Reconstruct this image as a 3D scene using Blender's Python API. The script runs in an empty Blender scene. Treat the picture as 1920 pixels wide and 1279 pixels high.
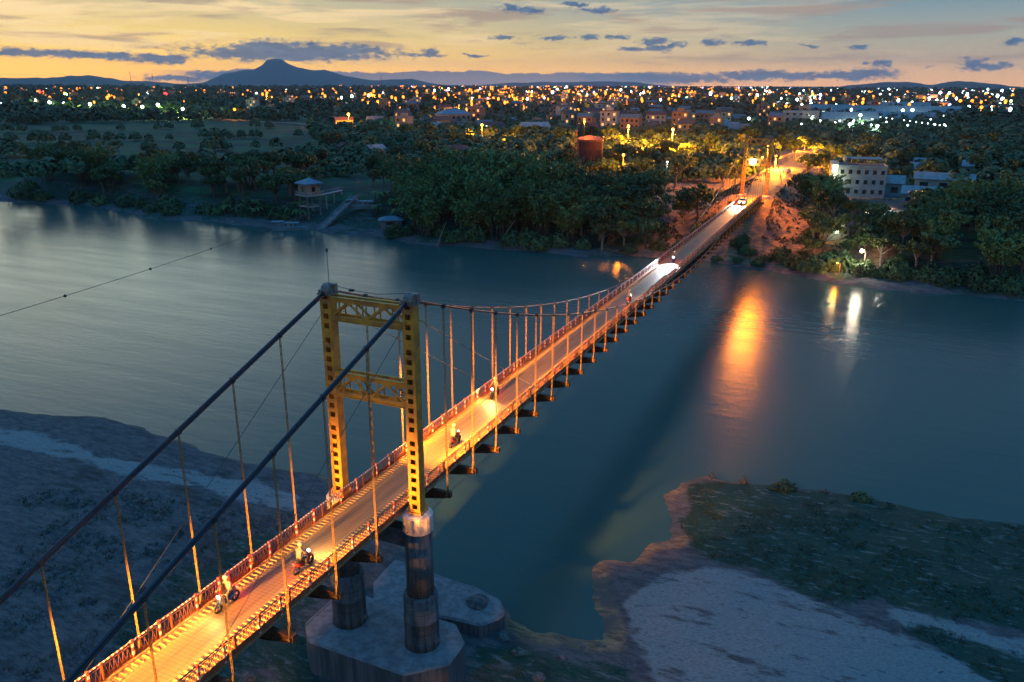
import bpy, bmesh, math, random
import numpy as np
from mathutils import Vector, Matrix, noise as mnoise

scene = bpy.context.scene
C = scene.collection
rnd = random.Random(7)
rad = math.radians

# ------------------------------------------------------------------ camera
CAM = Vector((27.52, -39.92, 40.35))
YAW, PITCH, ROLL, FPX = -0.4194, 0.3104, 0.0034, 1499.7
def cam_axes():
    f = Vector((math.sin(YAW)*math.cos(PITCH), math.cos(YAW)*math.cos(PITCH), -math.sin(PITCH)))
    r = Vector((math.cos(YAW), -math.sin(YAW), 0.0)); u = r.cross(f)
    return math.cos(ROLL)*r+math.sin(ROLL)*u, -math.sin(ROLL)*r+math.cos(ROLL)*u, f
AR, AU, AF = cam_axes()
cd = bpy.data.cameras.new("camera"); cam = bpy.data.objects.new("camera", cd); C.objects.link(cam)
cd.sensor_width = 36.0; cd.lens = FPX/1920*36.0; cd.clip_start = 0.5; cd.clip_end = 80000
cam.matrix_world = Matrix(((AR.x, AU.x, -AF.x, CAM.x), (AR.y, AU.y, -AF.y, CAM.y), (AR.z, AU.z, -AF.z, CAM.z), (0, 0, 0, 1)))
scene.camera = cam
def ray(u, v):
    return AF + AR*((u-960)/FPX) - AU*((v-639.5)/FPX)
def atz(u, v, z):                     # photo direction -> point of the place at height z
    d = ray(u, v); return CAM + d*((z-CAM.z)/d.z)
def tanel(u, v):
    d = ray(u, v); return d.z/math.hypot(d.x, d.y)
def dist(u, v, z):
    return (CAM.z-z)/max(-tanel(u, v), .0035)
def atd(u, D, z=0.0):                 # direction of photo column u, at horizontal distance D
    d = ray(u, 157); h = math.hypot(d.x, d.y); return Vector((CAM.x+d.x/h*D, CAM.y+d.y/h*D, z))

# ------------------------------------------------------------------ node helpers
class NT:
    def __init__(s, t): s.t = t; s.n = t.nodes; s.l = t.links
    def node(s, typ, **k):
        n = s.n.new(typ)
        for a, b in k.items():
            if a == 'ins':
                for i, v in b.items():
                    if isinstance(v, bpy.types.NodeSocket): s.l.new(v, n.inputs[i])
                    else: n.inputs[i].default_value = v
            else: setattr(n, a, b)
        return n
    def m(s, op, a, b=None, c=None, clamp=False):
        n = s.n.new('ShaderNodeMath'); n.operation = op; n.use_clamp = clamp
        for i, v in enumerate((a, b, c)):
            if v is None: continue
            if isinstance(v, bpy.types.NodeSocket): s.l.new(v, n.inputs[i])
            else: n.inputs[i].default_value = v
        return n.outputs[0]
    def vm(s, op, *a):
        n = s.n.new('ShaderNodeVectorMath'); n.operation = op
        for i, v in enumerate(a):
            if isinstance(v, bpy.types.NodeSocket): s.l.new(v, n.inputs[i])
            else: n.inputs[i].default_value = v
        return n
    def mix(s, f, a, b, blend='MIX'):
        n = s.n.new('ShaderNodeMix'); n.data_type = 'RGBA'; n.blend_type = blend
        for i, v in ((0, f), (6, a), (7, b)):
            if isinstance(v, bpy.types.NodeSocket): s.l.new(v, n.inputs[i])
            else: n.inputs[i].default_value = v if i == 0 else (*v[:3], 1)
        return n.outputs[2]
    def ramp(s, f, els, interp='LINEAR'):
        n = s.n.new('ShaderNodeValToRGB'); n.color_ramp.interpolation = interp
        e = n.color_ramp.elements
        while len(e) < len(els): e.new(0.5)
        for i, (p, c) in enumerate(els):
            e[i].position = p; e[i].color = (*c, 1) if len(c) == 3 else c
        s.l.new(f, n.inputs[0]); return n.outputs[0]
    def smooth(s, v, a, b):
        n = s.n.new('ShaderNodeMapRange'); n.interpolation_type = 'SMOOTHSTEP'
        s.l.new(v, n.inputs[0]); n.inputs[1].default_value = a; n.inputs[2].default_value = b
        return n.outputs[0]
    def noise(s, vec, scale, detail=3, rough=.55):
        n = s.n.new('ShaderNodeTexNoise'); n.inputs['Scale'].default_value = scale
        n.inputs['Detail'].default_value = detail; n.inputs['Roughness'].default_value = rough
        if vec is not None: s.l.new(vec, n.inputs['Vector'])
        return n

# ------------------------------------------------------------------ world: dusk sky with clouds
scene.world = bpy.data.worlds.new("World"); scene.world.use_nodes = True
W = NT(scene.world.node_tree); W.n.clear()
wo = W.node('ShaderNodeOutputWorld'); bg = W.node('ShaderNodeBackground')
W.l.new(bg.outputs[0], wo.inputs[0])
tc = W.node('ShaderNodeTexCoord')
rot = W.node('ShaderNodeVectorRotate', rotation_type='Z_AXIS'); W.l.new(tc.outputs['Generated'], rot.inputs['Vector'])
rot.inputs['Angle'].default_value = YAW      # makes +Y the heading of the photograph
sx = W.node('ShaderNodeSeparateXYZ'); W.l.new(rot.outputs[0], sx.inputs[0])
az = W.m('MULTIPLY', W.m('ARCTAN2', sx.outputs[0], sx.outputs[1]), 57.2958)
el = W.m('MULTIPLY', W.m('ARCSINE', sx.outputs[2]), 57.2958)
elp = W.m('MAXIMUM', el, 0.0)
t = W.m('SQRT', W.m('DIVIDE', elp, 90.0))
Lr = W.ramp(t, [(0, (3.1, 1.2, .03)), (.10, (3.1, 1.5, .01)), (.14, (2.3, 1.3, .08)), (.18, (1.4, .95, .20)), (.225, (.90, .70, .33)), (.258, (.68, .66, .40)), (.37, (1.9, 2.7, 2.4)), (.44, (.50, 1.05, 1.25)), (.55, (.12, .42, .70)), (.75, (.06, .40, .88)), (1, (.06, .40, .98))])
Rr = W.ramp(t, [(0, (1.7, .80, .28)), (.10, (1.35, .76, .30)), (.14, (.80, .58, .32)), (.18, (.52, .50, .36)), (.225, (.28, .38, .40)), (.258, (.12, .28, .38)), (.37, (.065, .24, .40)), (.5, (.05, .25, .48)), (.75, (.05, .38, .84)), (1, (.06, .40, .98))])
wid = W.m('SUBTRACT', 56.0, W.m('MULTIPLY', W.smooth(el, 5.5, 9.5), 26.0))
side = W.m('DIVIDE', W.m('ABSOLUTE', W.m('ADD', az, 29.0)), wid, clamp=True)
side = W.smooth(side, 0.0, 1.0)
sky = W.mix(side, Lr, Rr)
cv = W.node('ShaderNodeCombineXYZ'); W.l.new(az, cv.inputs[0]); W.l.new(el, cv.inputs[1])
# high streaks
def stretched(sx_, sy_):
    n = W.vm('MULTIPLY', cv.outputs[0], (sx_, sy_, 1.0)); return n.outputs[0]
warp = W.noise(stretched(.05, .25), 1.0, 2)
sv = W.vm('ADD', stretched(.07, .75), W.vm('MULTIPLY', warp.outputs['Color'], (1.2, 1.2, 0)).outputs[0]).outputs[0]
s1 = W.smooth(W.noise(sv, 1.0, 5, .6).outputs['Fac'], .46, .60)
s2v = W.vm('ADD', sv, (7.3, 3.1, 0)).outputs[0]
s2 = W.smooth(W.noise(s2v, 1.5, 5, .6).outputs['Fac'], .50, .64)
hi = W.m('MULTIPLY', W.smooth(el, .6, 2.4), W.smooth(W.m('MULTIPLY', el, -1.0), -45.0, -12.0))
leftm = W.m('SUBTRACT', 1.0, W.m('MULTIPLY', side, .75))
sky = W.mix(W.m('MULTIPLY', W.m('MULTIPLY', s1, hi), W.m('MULTIPLY', leftm, .62)), sky, (1.5, 1.05, .50))
sky = W.mix(W.m('MULTIPLY', W.m('MULTIPLY', s2, hi), .62), sky, (.44, .29, .22))
# dark cumulus scraps and bars, given by heading and height
def cl(u, v, ru, rv):
    d_ = ray(u, v); a = math.degrees(math.atan2(d_.x, d_.y)-YAW); e = math.degrees(math.atan(tanel(u, v)))
    return a, e, ru/FPX*57.3*.95, rv/FPX*57.3*.905
clouds = [(470, 101, 125, 9), (625, 97, 125, 14), (555, 104, 190, 9), (545, 108, 60, 9), (40, 158, 90, 4), (330, 148, 70, 6), (400, 141, 50, 8), (545, 99, 210, 17), (520, 92, 130, 15), (640, 93, 95, 11), (60, 100, 110, 8), (170, 104, 60, 6), (300, 110, 55, 10), (230, 108, 25, 7),
          (960, 14, 28, 7), (985, 20, 32, 7), (1075, 8, 32, 5), (1125, 20, 35, 6), (808, 97, 30, 9), (795, 102, 45, 4), (890, 103, 34, 3),
          (940, 71, 30, 4), (1040, 71, 36, 4), (1103, 70, 18, 5), (1160, 69, 20, 5), (1225, 78, 28, 9), (1180, 93, 26, 5), (1235, 93, 30, 5), (1262, 84, 18, 9),
          (1336, 79, 15, 6), (1415, 80, 26, 6), (1395, 78, 30, 3), (1515, 86, 12, 3), (1615, 88, 16, 4), (1825, 122, 20, 11), (1865, 124, 34, 8), (1652, 118, 16, 7), (1620, 117, 12, 4),
          (1620, 138, 62, 10), (1570, 143, 80, 8), (1905, 77, 20, 5), (1430, 143, 130, 10), (1250, 147, 160, 11), (1742, 125, 6, 3)]
wa = W.noise(stretched(.9, 1.6), 1.0, 4, .6).outputs['Color']; wb = W.noise(stretched(3.5, 6.0), 1.0, 3, .6).outputs['Color']
cvw = W.vm('ADD', cv.outputs[0], W.vm('ADD', W.vm('MULTIPLY', W.vm('SUBTRACT', wa, (.5, .5, .5)).outputs[0], (2.6, .62, 0)).outputs[0], W.vm('MULTIPLY', W.vm('SUBTRACT', wb, (.5, .5, .5)).outputs[0], (.7, .26, 0)).outputs[0]).outputs[0]).outputs[0]
mn = None
for (u, v, ru, rv) in clouds:
    a, e, ra, re = cl(u, v, ru, rv)
    d = W.vm('LENGTH', W.vm('MULTIPLY_ADD', cvw, (1/ra, 1/re, 0), (-a/ra, -e/re, 0)).outputs[0]).outputs['Value']
    mn = d if mn is None else W.m('MINIMUM', mn, d)
cn = W.noise(stretched(1.4, 3.4), 1.0, 5, .62).outputs['Fac']
cm = W.smooth(W.m('MULTIPLY', W.m('ADD', mn, W.m('MULTIPLY', W.m('SUBTRACT', cn, .5), 2.1)), -1.0), -1.25, -.45)
shade = W.noise(stretched(.8, 3.0), 1.0, 4).outputs['Fac']
cc = W.mix(W.smooth(shade, .35, .68), (.035, .12, .27), (.11, .21, .34))
sky = W.mix(W.m('MULTIPLY', cm, .9), sky, cc)
# low bank lying on the horizon from the mountain to the right
bn = W.noise(stretched(.35, .6), 1.0, 5, .6).outputs['Fac']
btop = W.m('ADD', W.m('MULTIPLY', W.m('SUBTRACT', bn, .5), 1.1), .80)
bmask = W.smooth(W.m('SUBTRACT', btop, el), -.03, .08)
bwin = W.m('MULTIPLY', W.smooth(az, -25.0, -17.0), W.m('SUBTRACT', 1.0, W.smooth(az, 8.0, 13.0)))
sky = W.mix(W.m('MULTIPLY', W.m('MULTIPLY', bmask, bwin), .88), sky, W.mix(W.smooth(el, .1, .9), (.22, .27, .38), (.10, .18, .31)))
W.l.new(sky, bg.inputs[0]); bg.inputs[1].default_value = 1.0
scene.world.cycles.sampling_method = 'MANUAL'; scene.world.cycles.sample_map_resolution = 1024

sl = bpy.data.lights.new("sun", 'SUN'); sl.energy = 0.10; sl.angle = rad(40); sl.color = (1, .62, .35)
sun = bpy.data.objects.new("sun", sl); C.objects.link(sun)
sd = (AR*math.tan(rad(-25)) + Vector((AF.x, AF.y, 0)).normalized()).normalized(); sd.z = math.tan(rad(3)); 
sun.rotation_euler = sd.to_track_quat('Z', 'Y').to_euler()

scene.view_settings.view_transform = 'Standard'; scene.view_settings.look = 'None'
scene.view_settings.exposure = 0.0; scene.view_settings.gamma = 1.0
cy = scene.cycles
cy.max_bounces = 4; cy.diffuse_bounces = 2; cy.glossy_bounces = 2; cy.transmission_bounces = 1; cy.volume_bounces = 0
cy.transparent_max_bounces = 4; cy.use_denoising = True; cy.sample_clamp_indirect = 3.0
cy.caustics_reflective = False; cy.caustics_refractive = False; cy.use_light_tree = True

# ------------------------------------------------------------------ mesh helpers
class MB:
    def __init__(s): s.v = []; s.f = []; s.mi = []
    def add(s, vs, fs, mi=0):
        o = len(s.v); s.v.extend([tuple(p) for p in vs]); s.f.extend([tuple(i+o for i in f) for f in fs]); s.mi.extend([mi]*len(fs))
    def box(s, x0, x1, y0, y1, z0, z1, mi=0, M=None):
        vs = [Vector(p) for p in ((x0, y0, z0), (x1, y0, z0), (x1, y1, z0), (x0, y1, z0), (x0, y0, z1), (x1, y0, z1), (x1, y1, z1), (x0, y1, z1))]
        if M is not None: vs = [M @ p for p in vs]
        s.add(vs, [(0, 3, 2, 1), (4, 5, 6, 7), (0, 1, 5, 4), (1, 2, 6, 5), (2, 3, 7, 6), (3, 0, 4, 7)], mi)
    def tube(s, pts, r, n=8, mi=0, cap=True):
        pts = [Vector(p) for p in pts]; rr = r if isinstance(r, (list, tuple)) else [r]*len(pts)
        vs = []
        for i, p in enumerate(pts):
            d = (pts[min(i+1, len(pts)-1)]-pts[max(i-1, 0)]).normalized()
            a = d.orthogonal() if abs(d.z) > .9 else d.cross(Vector((0, 0, 1)))
            if abs(d.z) > .9: a = Vector((1, 0, 0)) - d*d.x
            a.normalize(); b = d.cross(a)
            vs += [p+(a*math.cos(k*2*math.pi/n)+b*math.sin(k*2*math.pi/n))*rr[i] for k in range(n)]
        fs = [(i*n+k, i*n+(k+1) % n, (i+1)*n+(k+1) % n, (i+1)*n+k) for i in range(len(pts)-1) for k in range(n)]
        if cap: fs += [tuple(range(n-1, -1, -1)), tuple((len(pts)-1)*n+k for k in range(n))]
        s.add(vs, fs, mi)
    def bar(s, a, b, w, h, mi=0):
        a, b = Vector(a), Vector(b); d = (b-a).normalized()
        up = Vector((0, 0, 1)) if abs(d.z) < .95 else Vector((0, 1, 0))
        x = d.cross(up).normalized()*w/2; y = x.cross(d).normalized()*h/2
        s.add([a-x-y, a+x-y, a+x+y, a-x+y, b-x-y, b+x-y, b+x+y, b-x+y], [(0, 1, 2, 3), (7, 6, 5, 4), (0, 4, 5, 1), (1, 5, 6, 2), (2, 6, 7, 3), (3, 7, 4, 0)], mi)
    def prism(s, poly, z0, z1, mi=0):
        n = len(poly)
        s.add([(x, y, z0) for x, y in poly]+[(x, y, z1) for x, y in poly], [tuple(range(n-1, -1, -1)), tuple(range(n, 2*n))]+[(k, (k+1) % n, n+(k+1) % n, n+k) for k in range(n)], mi)
    def sphere(s, c, r, nu=8, nv=5, mi=0, sc=(1, 1, 1)):
        vs = [(c[0], c[1], c[2]+r*sc[2])]
        for j in range(1, nv):
            t_ = math.pi*j/nv
            vs += [(c[0]+r*sc[0]*math.sin(t_)*math.cos(2*math.pi*k/nu), c[1]+r*sc[1]*math.sin(t_)*math.sin(2*math.pi*k/nu), c[2]+r*sc[2]*math.cos(t_)) for k in range(nu)]
        vs.append((c[0], c[1], c[2]-r*sc[2])); L = len(vs)-1
        fs = [(0, 1+k, 1+(k+1) % nu) for k in range(nu)]
        for j in range(nv-2): fs += [(1+j*nu+k, 1+(j+1)*nu+k, 1+(j+1)*nu+(k+1) % nu, 1+j*nu+(k+1) % nu) for k in range(nu)]
        fs += [(L, 1+(nv-2)*nu+(k+1) % nu, 1+(nv-2)*nu+k) for k in range(nu)]
        s.add(vs, fs, mi)
    def lathe(s, prof, c=(0, 0), n=20, mi=0):
        vs = [(c[0]+r*math.cos(2*math.pi*k/n), c[1]+r*math.sin(2*math.pi*k/n), z) for r, z in prof for k in range(n)]
        fs = [(j*n+k, j*n+(k+1) % n, (j+1)*n+(k+1) % n, (j+1)*n+k) for j in range(len(prof)-1) for k in range(n)]
        fs += [tuple(range(n-1, -1, -1)), tuple((len(prof)-1)*n+k for k in range(n))]
        s.add(vs, fs, mi)
    def mesh(s, name, mats):
        me = bpy.data.meshes.new(name); me.from_pydata(s.v, [], s.f); me.update()
        for m_ in (mats if isinstance(mats, (list, tuple)) else [mats]): me.materials.append(m_)
        if any(s.mi): me.polygons.foreach_set('material_index', s.mi)
        return me
    def build(s, name, mats, parent=None, smooth=False, bevel=0):
        me = s.mesh(name, mats)
        if smooth: me.polygons.foreach_set('use_smooth', [True]*len(me.polygons))
        o = bpy.data.objects.new(name, me); C.objects.link(o); o.parent = parent
        if bevel:
            b = o.modifiers.new('bevel', 'BEVEL'); b.width = bevel; b.segments = 1; b.limit_method = 'ANGLE'
        return o
def tag(o, label=None, cat=None, group=None, kind=None):
    if label: o['label'] = label
    if cat: o['category'] = cat
    if group: o['group'] = group
    if kind: o['kind'] = kind
    return o
def empty(name, loc=(0, 0, 0), rz=0):
    o = bpy.data.objects.new(name, None); C.objects.link(o); o.location = loc; o.rotation_euler = (0, 0, rz); o.empty_display_size = .5; return o
def linkobj(name, me, parent=None, loc=(0, 0, 0)):
    o = bpy.data.objects.new(name, me); C.objects.link(o); o.parent = parent; o.location = loc; return o
KIDS = {}
def copy_tree(o, parent=None):
    c = o.copy(); C.objects.link(c); c.parent = parent
    for ch in KIDS.get(o.name) or list(o.children): copy_tree(ch, c)
    return c

# ------------------------------------------------------------------ materials
def mat(name, col, rough=.7, metal=0.0, var=.0, vscale=3.0, col2=None, bump=0.0, bscale=8.0, spec=.5):
    m_ = bpy.data.materials.new(name); m_.use_nodes = True; N = NT(m_.node_tree)
    b = m_.node_tree.nodes['Principled BSDF']; b.inputs['Roughness'].default_value = rough; b.inputs['Metallic'].default_value = metal
    b.inputs['Specular IOR Level'].default_value = spec
    c2 = col2 or tuple(x*(1-var) for x in col)
    if var or col2:
        t_ = N.node('ShaderNodeTexCoord'); nz = N.noise(t_.outputs['Object'], vscale, 5, .6)
        N.l.new(N.mix(N.smooth(nz.outputs['Fac'], .35, .65), col, c2), b.inputs['Base Color'])
        if bump:
            bp = N.node('ShaderNodeBump'); bp.inputs['Strength'].default_value = bump; bp.inputs['Distance'].default_value = .05
            N.l.new(N.noise(t_.outputs['Object'], bscale, 5).outputs['Fac'], bp.inputs['Height']); N.l.new(bp.outputs[0], b.inputs['Normal'])
    else: b.inputs['Base Color'].default_value = (*col, 1)
    return m_
def emis(name, col, strength, sample=False):
    m_ = bpy.data.materials.new(name); m_.use_nodes = True; b = m_.node_tree.nodes['Principled BSDF']
    b.inputs['Base Color'].default_value = (.02, .02, .02, 1); b.inputs['Emission Color'].default_value = (*col, 1); b.inputs['Emission Strength'].default_value = strength
    m_.cycles.emission_sampling = 'AUTO' if sample else 'NONE'
    return m_
def leafmat(name, c1, c2, c3):
    m_ = bpy.data.materials.new(name); m_.use_nodes = True; N = NT(m_.node_tree)
    b = m_.node_tree.nodes['Principled BSDF']; b.inputs['Roughness'].default_value = .6; b.inputs['Specular IOR Level'].default_value = .25
    g = N.node('ShaderNodeNewGeometry'); oi = N.node('ShaderNodeObjectInfo')
    rp = N.m('FRACT', N.m('MULTIPLY', g.outputs['Random Per Island'], 7.31)) if 'Random Per Island' in g.outputs else .5
    t_ = N.node('ShaderNodeTexCoord'); nz = N.noise(t_.outputs['Object'], .55, 2)
    base = N.mix(rp, c1, c2); base = N.mix(N.smooth(nz.outputs['Fac'], .42, .62), base, c3)
    v = N.m('ADD', N.m('MULTIPLY', oi.outputs['Random'], .7), .65)
    sc = N.vm('SCALE', base); N.l.new(v, sc.inputs['Scale'])
    N.l.new(sc.outputs[0], b.inputs['Base Color'])
    return m_
M = {}
M['yellow'] = mat('yellow_steel', (.62, .29, .03), .5, 0, 0, 1.3, (.36, .17, .04), .3, 6)
M['dark_steel'] = mat('dark_steel', (.035, .045, .06), .6, .2, .4, 2)
M['cable'] = mat('cable_steel', (.02, .035, .055), .5, .3)
M['rope'] = mat('hanger_rope', (.30, .19, .06), .6, .2, .5, 12)
M['beam'] = mat('rust_beam', (.14, .06, .03), .7, .1, .5, 3)
M['rail'] = mat('red_rail', (.34, .10, .05), .55, .1, .35, 5)
M['white'] = mat('white_paint', (.72, .70, .68), .6, 0, .25, 4)
M['redw'] = mat('red_paint', (.50, .06, .04), .5)
M['conc'] = mat('weathered_concrete', (.20, .20, .21), .9, 0, 0, .8, (.10, .11, .13), .5, 4)
M['concd'] = mat('stained_column_concrete', (.085, .10, .12), .85, 0, 0, 1.3, (.030, .045, .065), .5, 4)
m_ = bpy.data.materials.new('streaked_column'); m_.use_nodes = True; N = NT(m_.node_tree); b = m_.node_tree.nodes['Principled BSDF']; b.inputs['Roughness'].default_value = .85
t_ = N.node('ShaderNodeTexCoord'); P_ = t_.outputs['Object']
a1 = N.noise(N.vm('MULTIPLY', P_, (3.2, 3.2, .22)).outputs[0], 1.0, 5, .6).outputs['Fac']; a2 = N.noise(P_, 2.2, 5, .65).outputs['Fac']
s_ = N.node('ShaderNodeSeparateXYZ'); N.l.new(P_, s_.inputs[0]); ring = N.m('LESS_THAN', N.m('FRACT', N.m('MULTIPLY', s_.outputs[2], .62)), .035)
col = N.mix(N.smooth(a1, .38, .62), (.095, .11, .125), (.028, .040, .055)); col = N.mix(N.smooth(a2, .56, .70), col, (.15, .16, .17)); col = N.mix(N.m('MULTIPLY', ring, .6), col, (.02, .025, .03))
N.l.new(col, b.inputs['Base Color']); M['colm'] = m_
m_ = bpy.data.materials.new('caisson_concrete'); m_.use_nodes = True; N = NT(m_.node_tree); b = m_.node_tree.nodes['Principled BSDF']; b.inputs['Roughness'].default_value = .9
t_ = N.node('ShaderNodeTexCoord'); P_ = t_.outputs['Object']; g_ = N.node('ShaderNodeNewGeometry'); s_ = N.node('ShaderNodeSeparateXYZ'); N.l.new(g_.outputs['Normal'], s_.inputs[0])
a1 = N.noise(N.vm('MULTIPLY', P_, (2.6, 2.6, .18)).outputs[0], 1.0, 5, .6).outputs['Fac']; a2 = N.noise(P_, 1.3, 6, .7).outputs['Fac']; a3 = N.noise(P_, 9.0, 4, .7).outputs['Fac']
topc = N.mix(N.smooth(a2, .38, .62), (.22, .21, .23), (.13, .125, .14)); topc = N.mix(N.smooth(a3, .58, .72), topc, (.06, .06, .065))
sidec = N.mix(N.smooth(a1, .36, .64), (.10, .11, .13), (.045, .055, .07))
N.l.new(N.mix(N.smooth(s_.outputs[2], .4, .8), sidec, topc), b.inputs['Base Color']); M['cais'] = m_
M['capw'] = mat('chalky_cap', (.60, .56, .54), .85, 0, 0, 1.5, (.40, .33, .30), .3, 5)
M['bark'] = mat('bark', (.10, .085, .075), .9, 0, .5, 4)
M['palebark'] = mat('pale_bark', (.22, .19, .17), .9, 0, .5, 4)
M['leaf_b'] = leafmat('bamboo_leaves', (.085, .16, .055), (.15, .20, .06), (.06, .12, .045))
M['leaf_d'] = leafmat('dark_leaves', (.035, .085, .035), (.075, .12, .04), (.028, .065, .032))
M['leaf_o'] = leafmat('olive_leaves', (.07, .11, .035), (.13, .14, .04), (.05, .08, .03))
M['leaf_n'] = leafmat('banana_leaves', (.05, .12, .035), (.10, .15, .05), (.04, .08, .03))
M['tyre'] = mat('tyre_rubber', (.015, .015, .015), .8)
M['chrome'] = mat('chrome', (.5, .5, .5), .25, 1.0)
M['skin'] = mat('skin', (.35, .19, .12), .6)
M['glass'] = mat('dark_glass', (.02, .025, .03), .1, 0, spec=1.0)
M['e_sod'] = emis('sodium_glow', (1.0, .25, .015), 4.0)
M['e_sodn'] = emis('sodium_glow_near', (1.0, .38, .05), 9)
M['e_wht'] = emis('white_glow', (.8, 1.0, .95), 9)
M['e_hot'] = emis('floodlight_glow', (1.0, .85, .60), 40)
M['e_head'] = emis('headlamp_glow', (.95, .93, 1.0), 160)
M['e_headw'] = emis('warm_headlamp_glow', (1.0, .82, .5), 60)
M['e_red'] = emis('tail_glow', (1.0, .01, .01), 25)
M['e_grn'] = emis('green_glow', (.35, 1.0, .25), 14)
M['e_blu'] = emis('violet_glow', (.5, .4, 1.0), 12)
M['e_win'] = emis('lit_window', (1.0, .45, .12), 1.6)
M['e_winw'] = emis('lit_window_pale', (.9, 1.0, .75), 1.6)
M['e_winb'] = emis('bright_window', (.95, 1.0, .62), 3.2)

# deck surface
m_ = bpy.data.materials.new('worn_deck'); m_.use_nodes = True; N = NT(m_.node_tree); b = m_.node_tree.nodes['Principled BSDF']
t_ = N.node('ShaderNodeTexCoord'); s_ = N.node('ShaderNodeSeparateXYZ'); N.l.new(t_.outputs['Object'], s_.inputs[0])
st = N.noise(N.vm('MULTIPLY', t_.outputs['Object'], (5.0, .25, 1)).outputs[0], 1.0, 5, .6)
wv = N.m('FRACT', N.m('MULTIPLY', s_.outputs[1], 4.0))
gap = N.m('LESS_THAN', wv, .14)
cen = N.m('SUBTRACT', 1.0, N.smooth(N.m('ABSOLUTE', N.m('ADD', s_.outputs[0], .35)), .5, 1.1))
col = N.mix(N.smooth(st.outputs['Fac'], .35, .65), (.33, .22, .10), (.17, .115, .06))
col = N.mix(N.m('MULTIPLY', cen, .55), col, (.055, .05, .045))
col = N.mix(N.m('MULTIPLY', gap, .55), col, (.02, .02, .02))
N.l.new(col, b.inputs['Base Color']); b.inputs['Roughness'].default_value = .6
M['deck'] = m_
M['slat'] = mat('grating_slat', (.40, .29, .15), .55, 0, .35, 2)

# ground
m_ = bpy.data.materials.new('ground_soil'); m_.use_nodes = True; N = NT(m_.node_tree); b = m_.node_tree.nodes['Principled BSDF']
t_ = N.node('ShaderNodeTexCoord'); at = N.node('ShaderNodeAttribute', attribute_name='mask'); s_ = N.node('ShaderNodeSeparateColor'); N.l.new(at.outputs['Color'], s_.inputs[0])
P_ = t_.outputs['Object']
rg = N.vm('MULTIPLY', P_, (.55, 1.5, 1.0)).outputs[0]
n1 = N.noise(rg, 1.3, 6, .68).outputs['Fac']; n2 = N.noise(rg, 6.0, 5, .7).outputs['Fac']; n3 = N.noise(P_, .035, 5, .6).outputs['Fac']; n4 = N.noise(rg, .35, 5, .6).outputs['Fac']
soil = N.mix(N.smooth(n1, .35, .68), (.055, .055, .065), (.125, .115, .12)); soil = N.mix(N.smooth(n2, .52, .75), soil, (.20, .19, .20)); soil = N.mix(N.smooth(n4, .5, .7), soil, (.04, .042, .045))
sand = N.mix(N.smooth(n2, .42, .68), (.235, .24, .245), (.125, .135, .15)); sand = N.mix(N.smooth(n1, .58, .72), sand, (.10, .11, .12))
veg = N.mix(N.smooth(n2, .4, .65), (.010, .042, .034), (.030, .070, .050)); veg = N.mix(N.smooth(n1, .53, .68), veg, (.13, .16, .16))
wet = N.mix(N.smooth(n1, .35, .65), (.34, .21, .12), (.11, .08, .055)); wet = N.mix(N.smooth(N.noise(P_, .28, 4).outputs['Fac'], .45, .62), wet, (.10, .09, .085))
fld = N.mix(N.smooth(n3, .38, .6), (.025, .105, .050), (.030, .065, .042)); fld = N.mix(N.smooth(N.noise(P_, .35, 4, .7).outputs['Fac'], .5, .62), fld, (.03, .06, .03)); fld = N.mix(N.m('MULTIPLY', N.smooth(N.noise(N.vm('MULTIPLY', P_, (.008, .05, 1)).outputs[0], 1.0, 3).outputs['Fac'], .5, .56), .8), fld, (.022, .036, .036))
col5 = None
def edge(v, n, k=.9): return N.smooth(N.m('ADD', v, N.m('MULTIPLY', N.m('SUBTRACT', n, .5), k)), .35, .65)
n5 = N.noise(N.vm('MULTIPLY', P_, (.22, .7, 1)).outputs[0], 1.0, 6, .7).outputs['Fac']
sand = N.mix(N.smooth(n5, .55, .66), sand, soil)
col = N.mix(edge(s_.outputs[0], N.m('ADD', N.m('MULTIPLY', n1, .5), N.m('MULTIPLY', n5, .5)), 1.6), soil, sand)
col = N.mix(edge(s_.outputs[1], n5, 1.6), col, veg)
col = N.mix(edge(s_.outputs[2], N.m('ADD', N.m('MULTIPLY', n1, .5), N.m('MULTIPLY', n5, .5)), 1.7), col, wet)
col = N.mix(at.outputs['Alpha'], fld, col)
N.l.new(col, b.inputs['Base Color']); b.inputs['Roughness'].default_value = .9; b.inputs['Specular IOR Level'].default_value = .2
bp = N.node('ShaderNodeBump'); bp.inputs['Strength'].default_value = .7; bp.inputs['Distance'].default_value = .22
N.l.new(N.m('ADD', n1, N.m('MULTIPLY', n2, .5)), bp.inputs['Height']); N.l.new(bp.outputs[0], b.inputs['Normal'])
M['ground'] = m_
# water
m_ = bpy.data.materials.new('river_water'); m_.use_nodes = True; N = NT(m_.node_tree); b = m_.node_tree.nodes['Principled BSDF']
t_ = N.node('ShaderNodeTexCoord'); P_ = t_.outputs['Object']
w1 = N.noise(N.vm('MULTIPLY', P_, (.035, .22, 1)).outputs[0], 1.0, 5, .55).outputs['Fac']
w2 = N.noise(N.vm('MULTIPLY', P_, (.35, 1.1, 1)).outputs[0], 1.0, 3, .5).outputs['Fac']
b.inputs['Base Color'].default_value = (.032, .080, .074, 1); b.inputs['IOR'].default_value = 1.27
N.l.new(N.m('ADD', N.m('MULTIPLY', w1, .16), .15), b.inputs['Roughness'])
bp = N.node('ShaderNodeBump'); bp.inputs['Strength'].default_value = .3; bp.inputs['Distance'].default_value = .25
N.l.new(N.m('ADD', N.m('MULTIPLY', w1, .9), N.m('MULTIPLY', w2, .32)), bp.inputs['Height']); N.l.new(bp.outputs[0], b.inputs['Normal'])
M['water'] = m_
M['hill'] = mat('forested_hill', (.030, .055, .055), .95, 0, .3, .0006, spec=.1)

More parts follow.
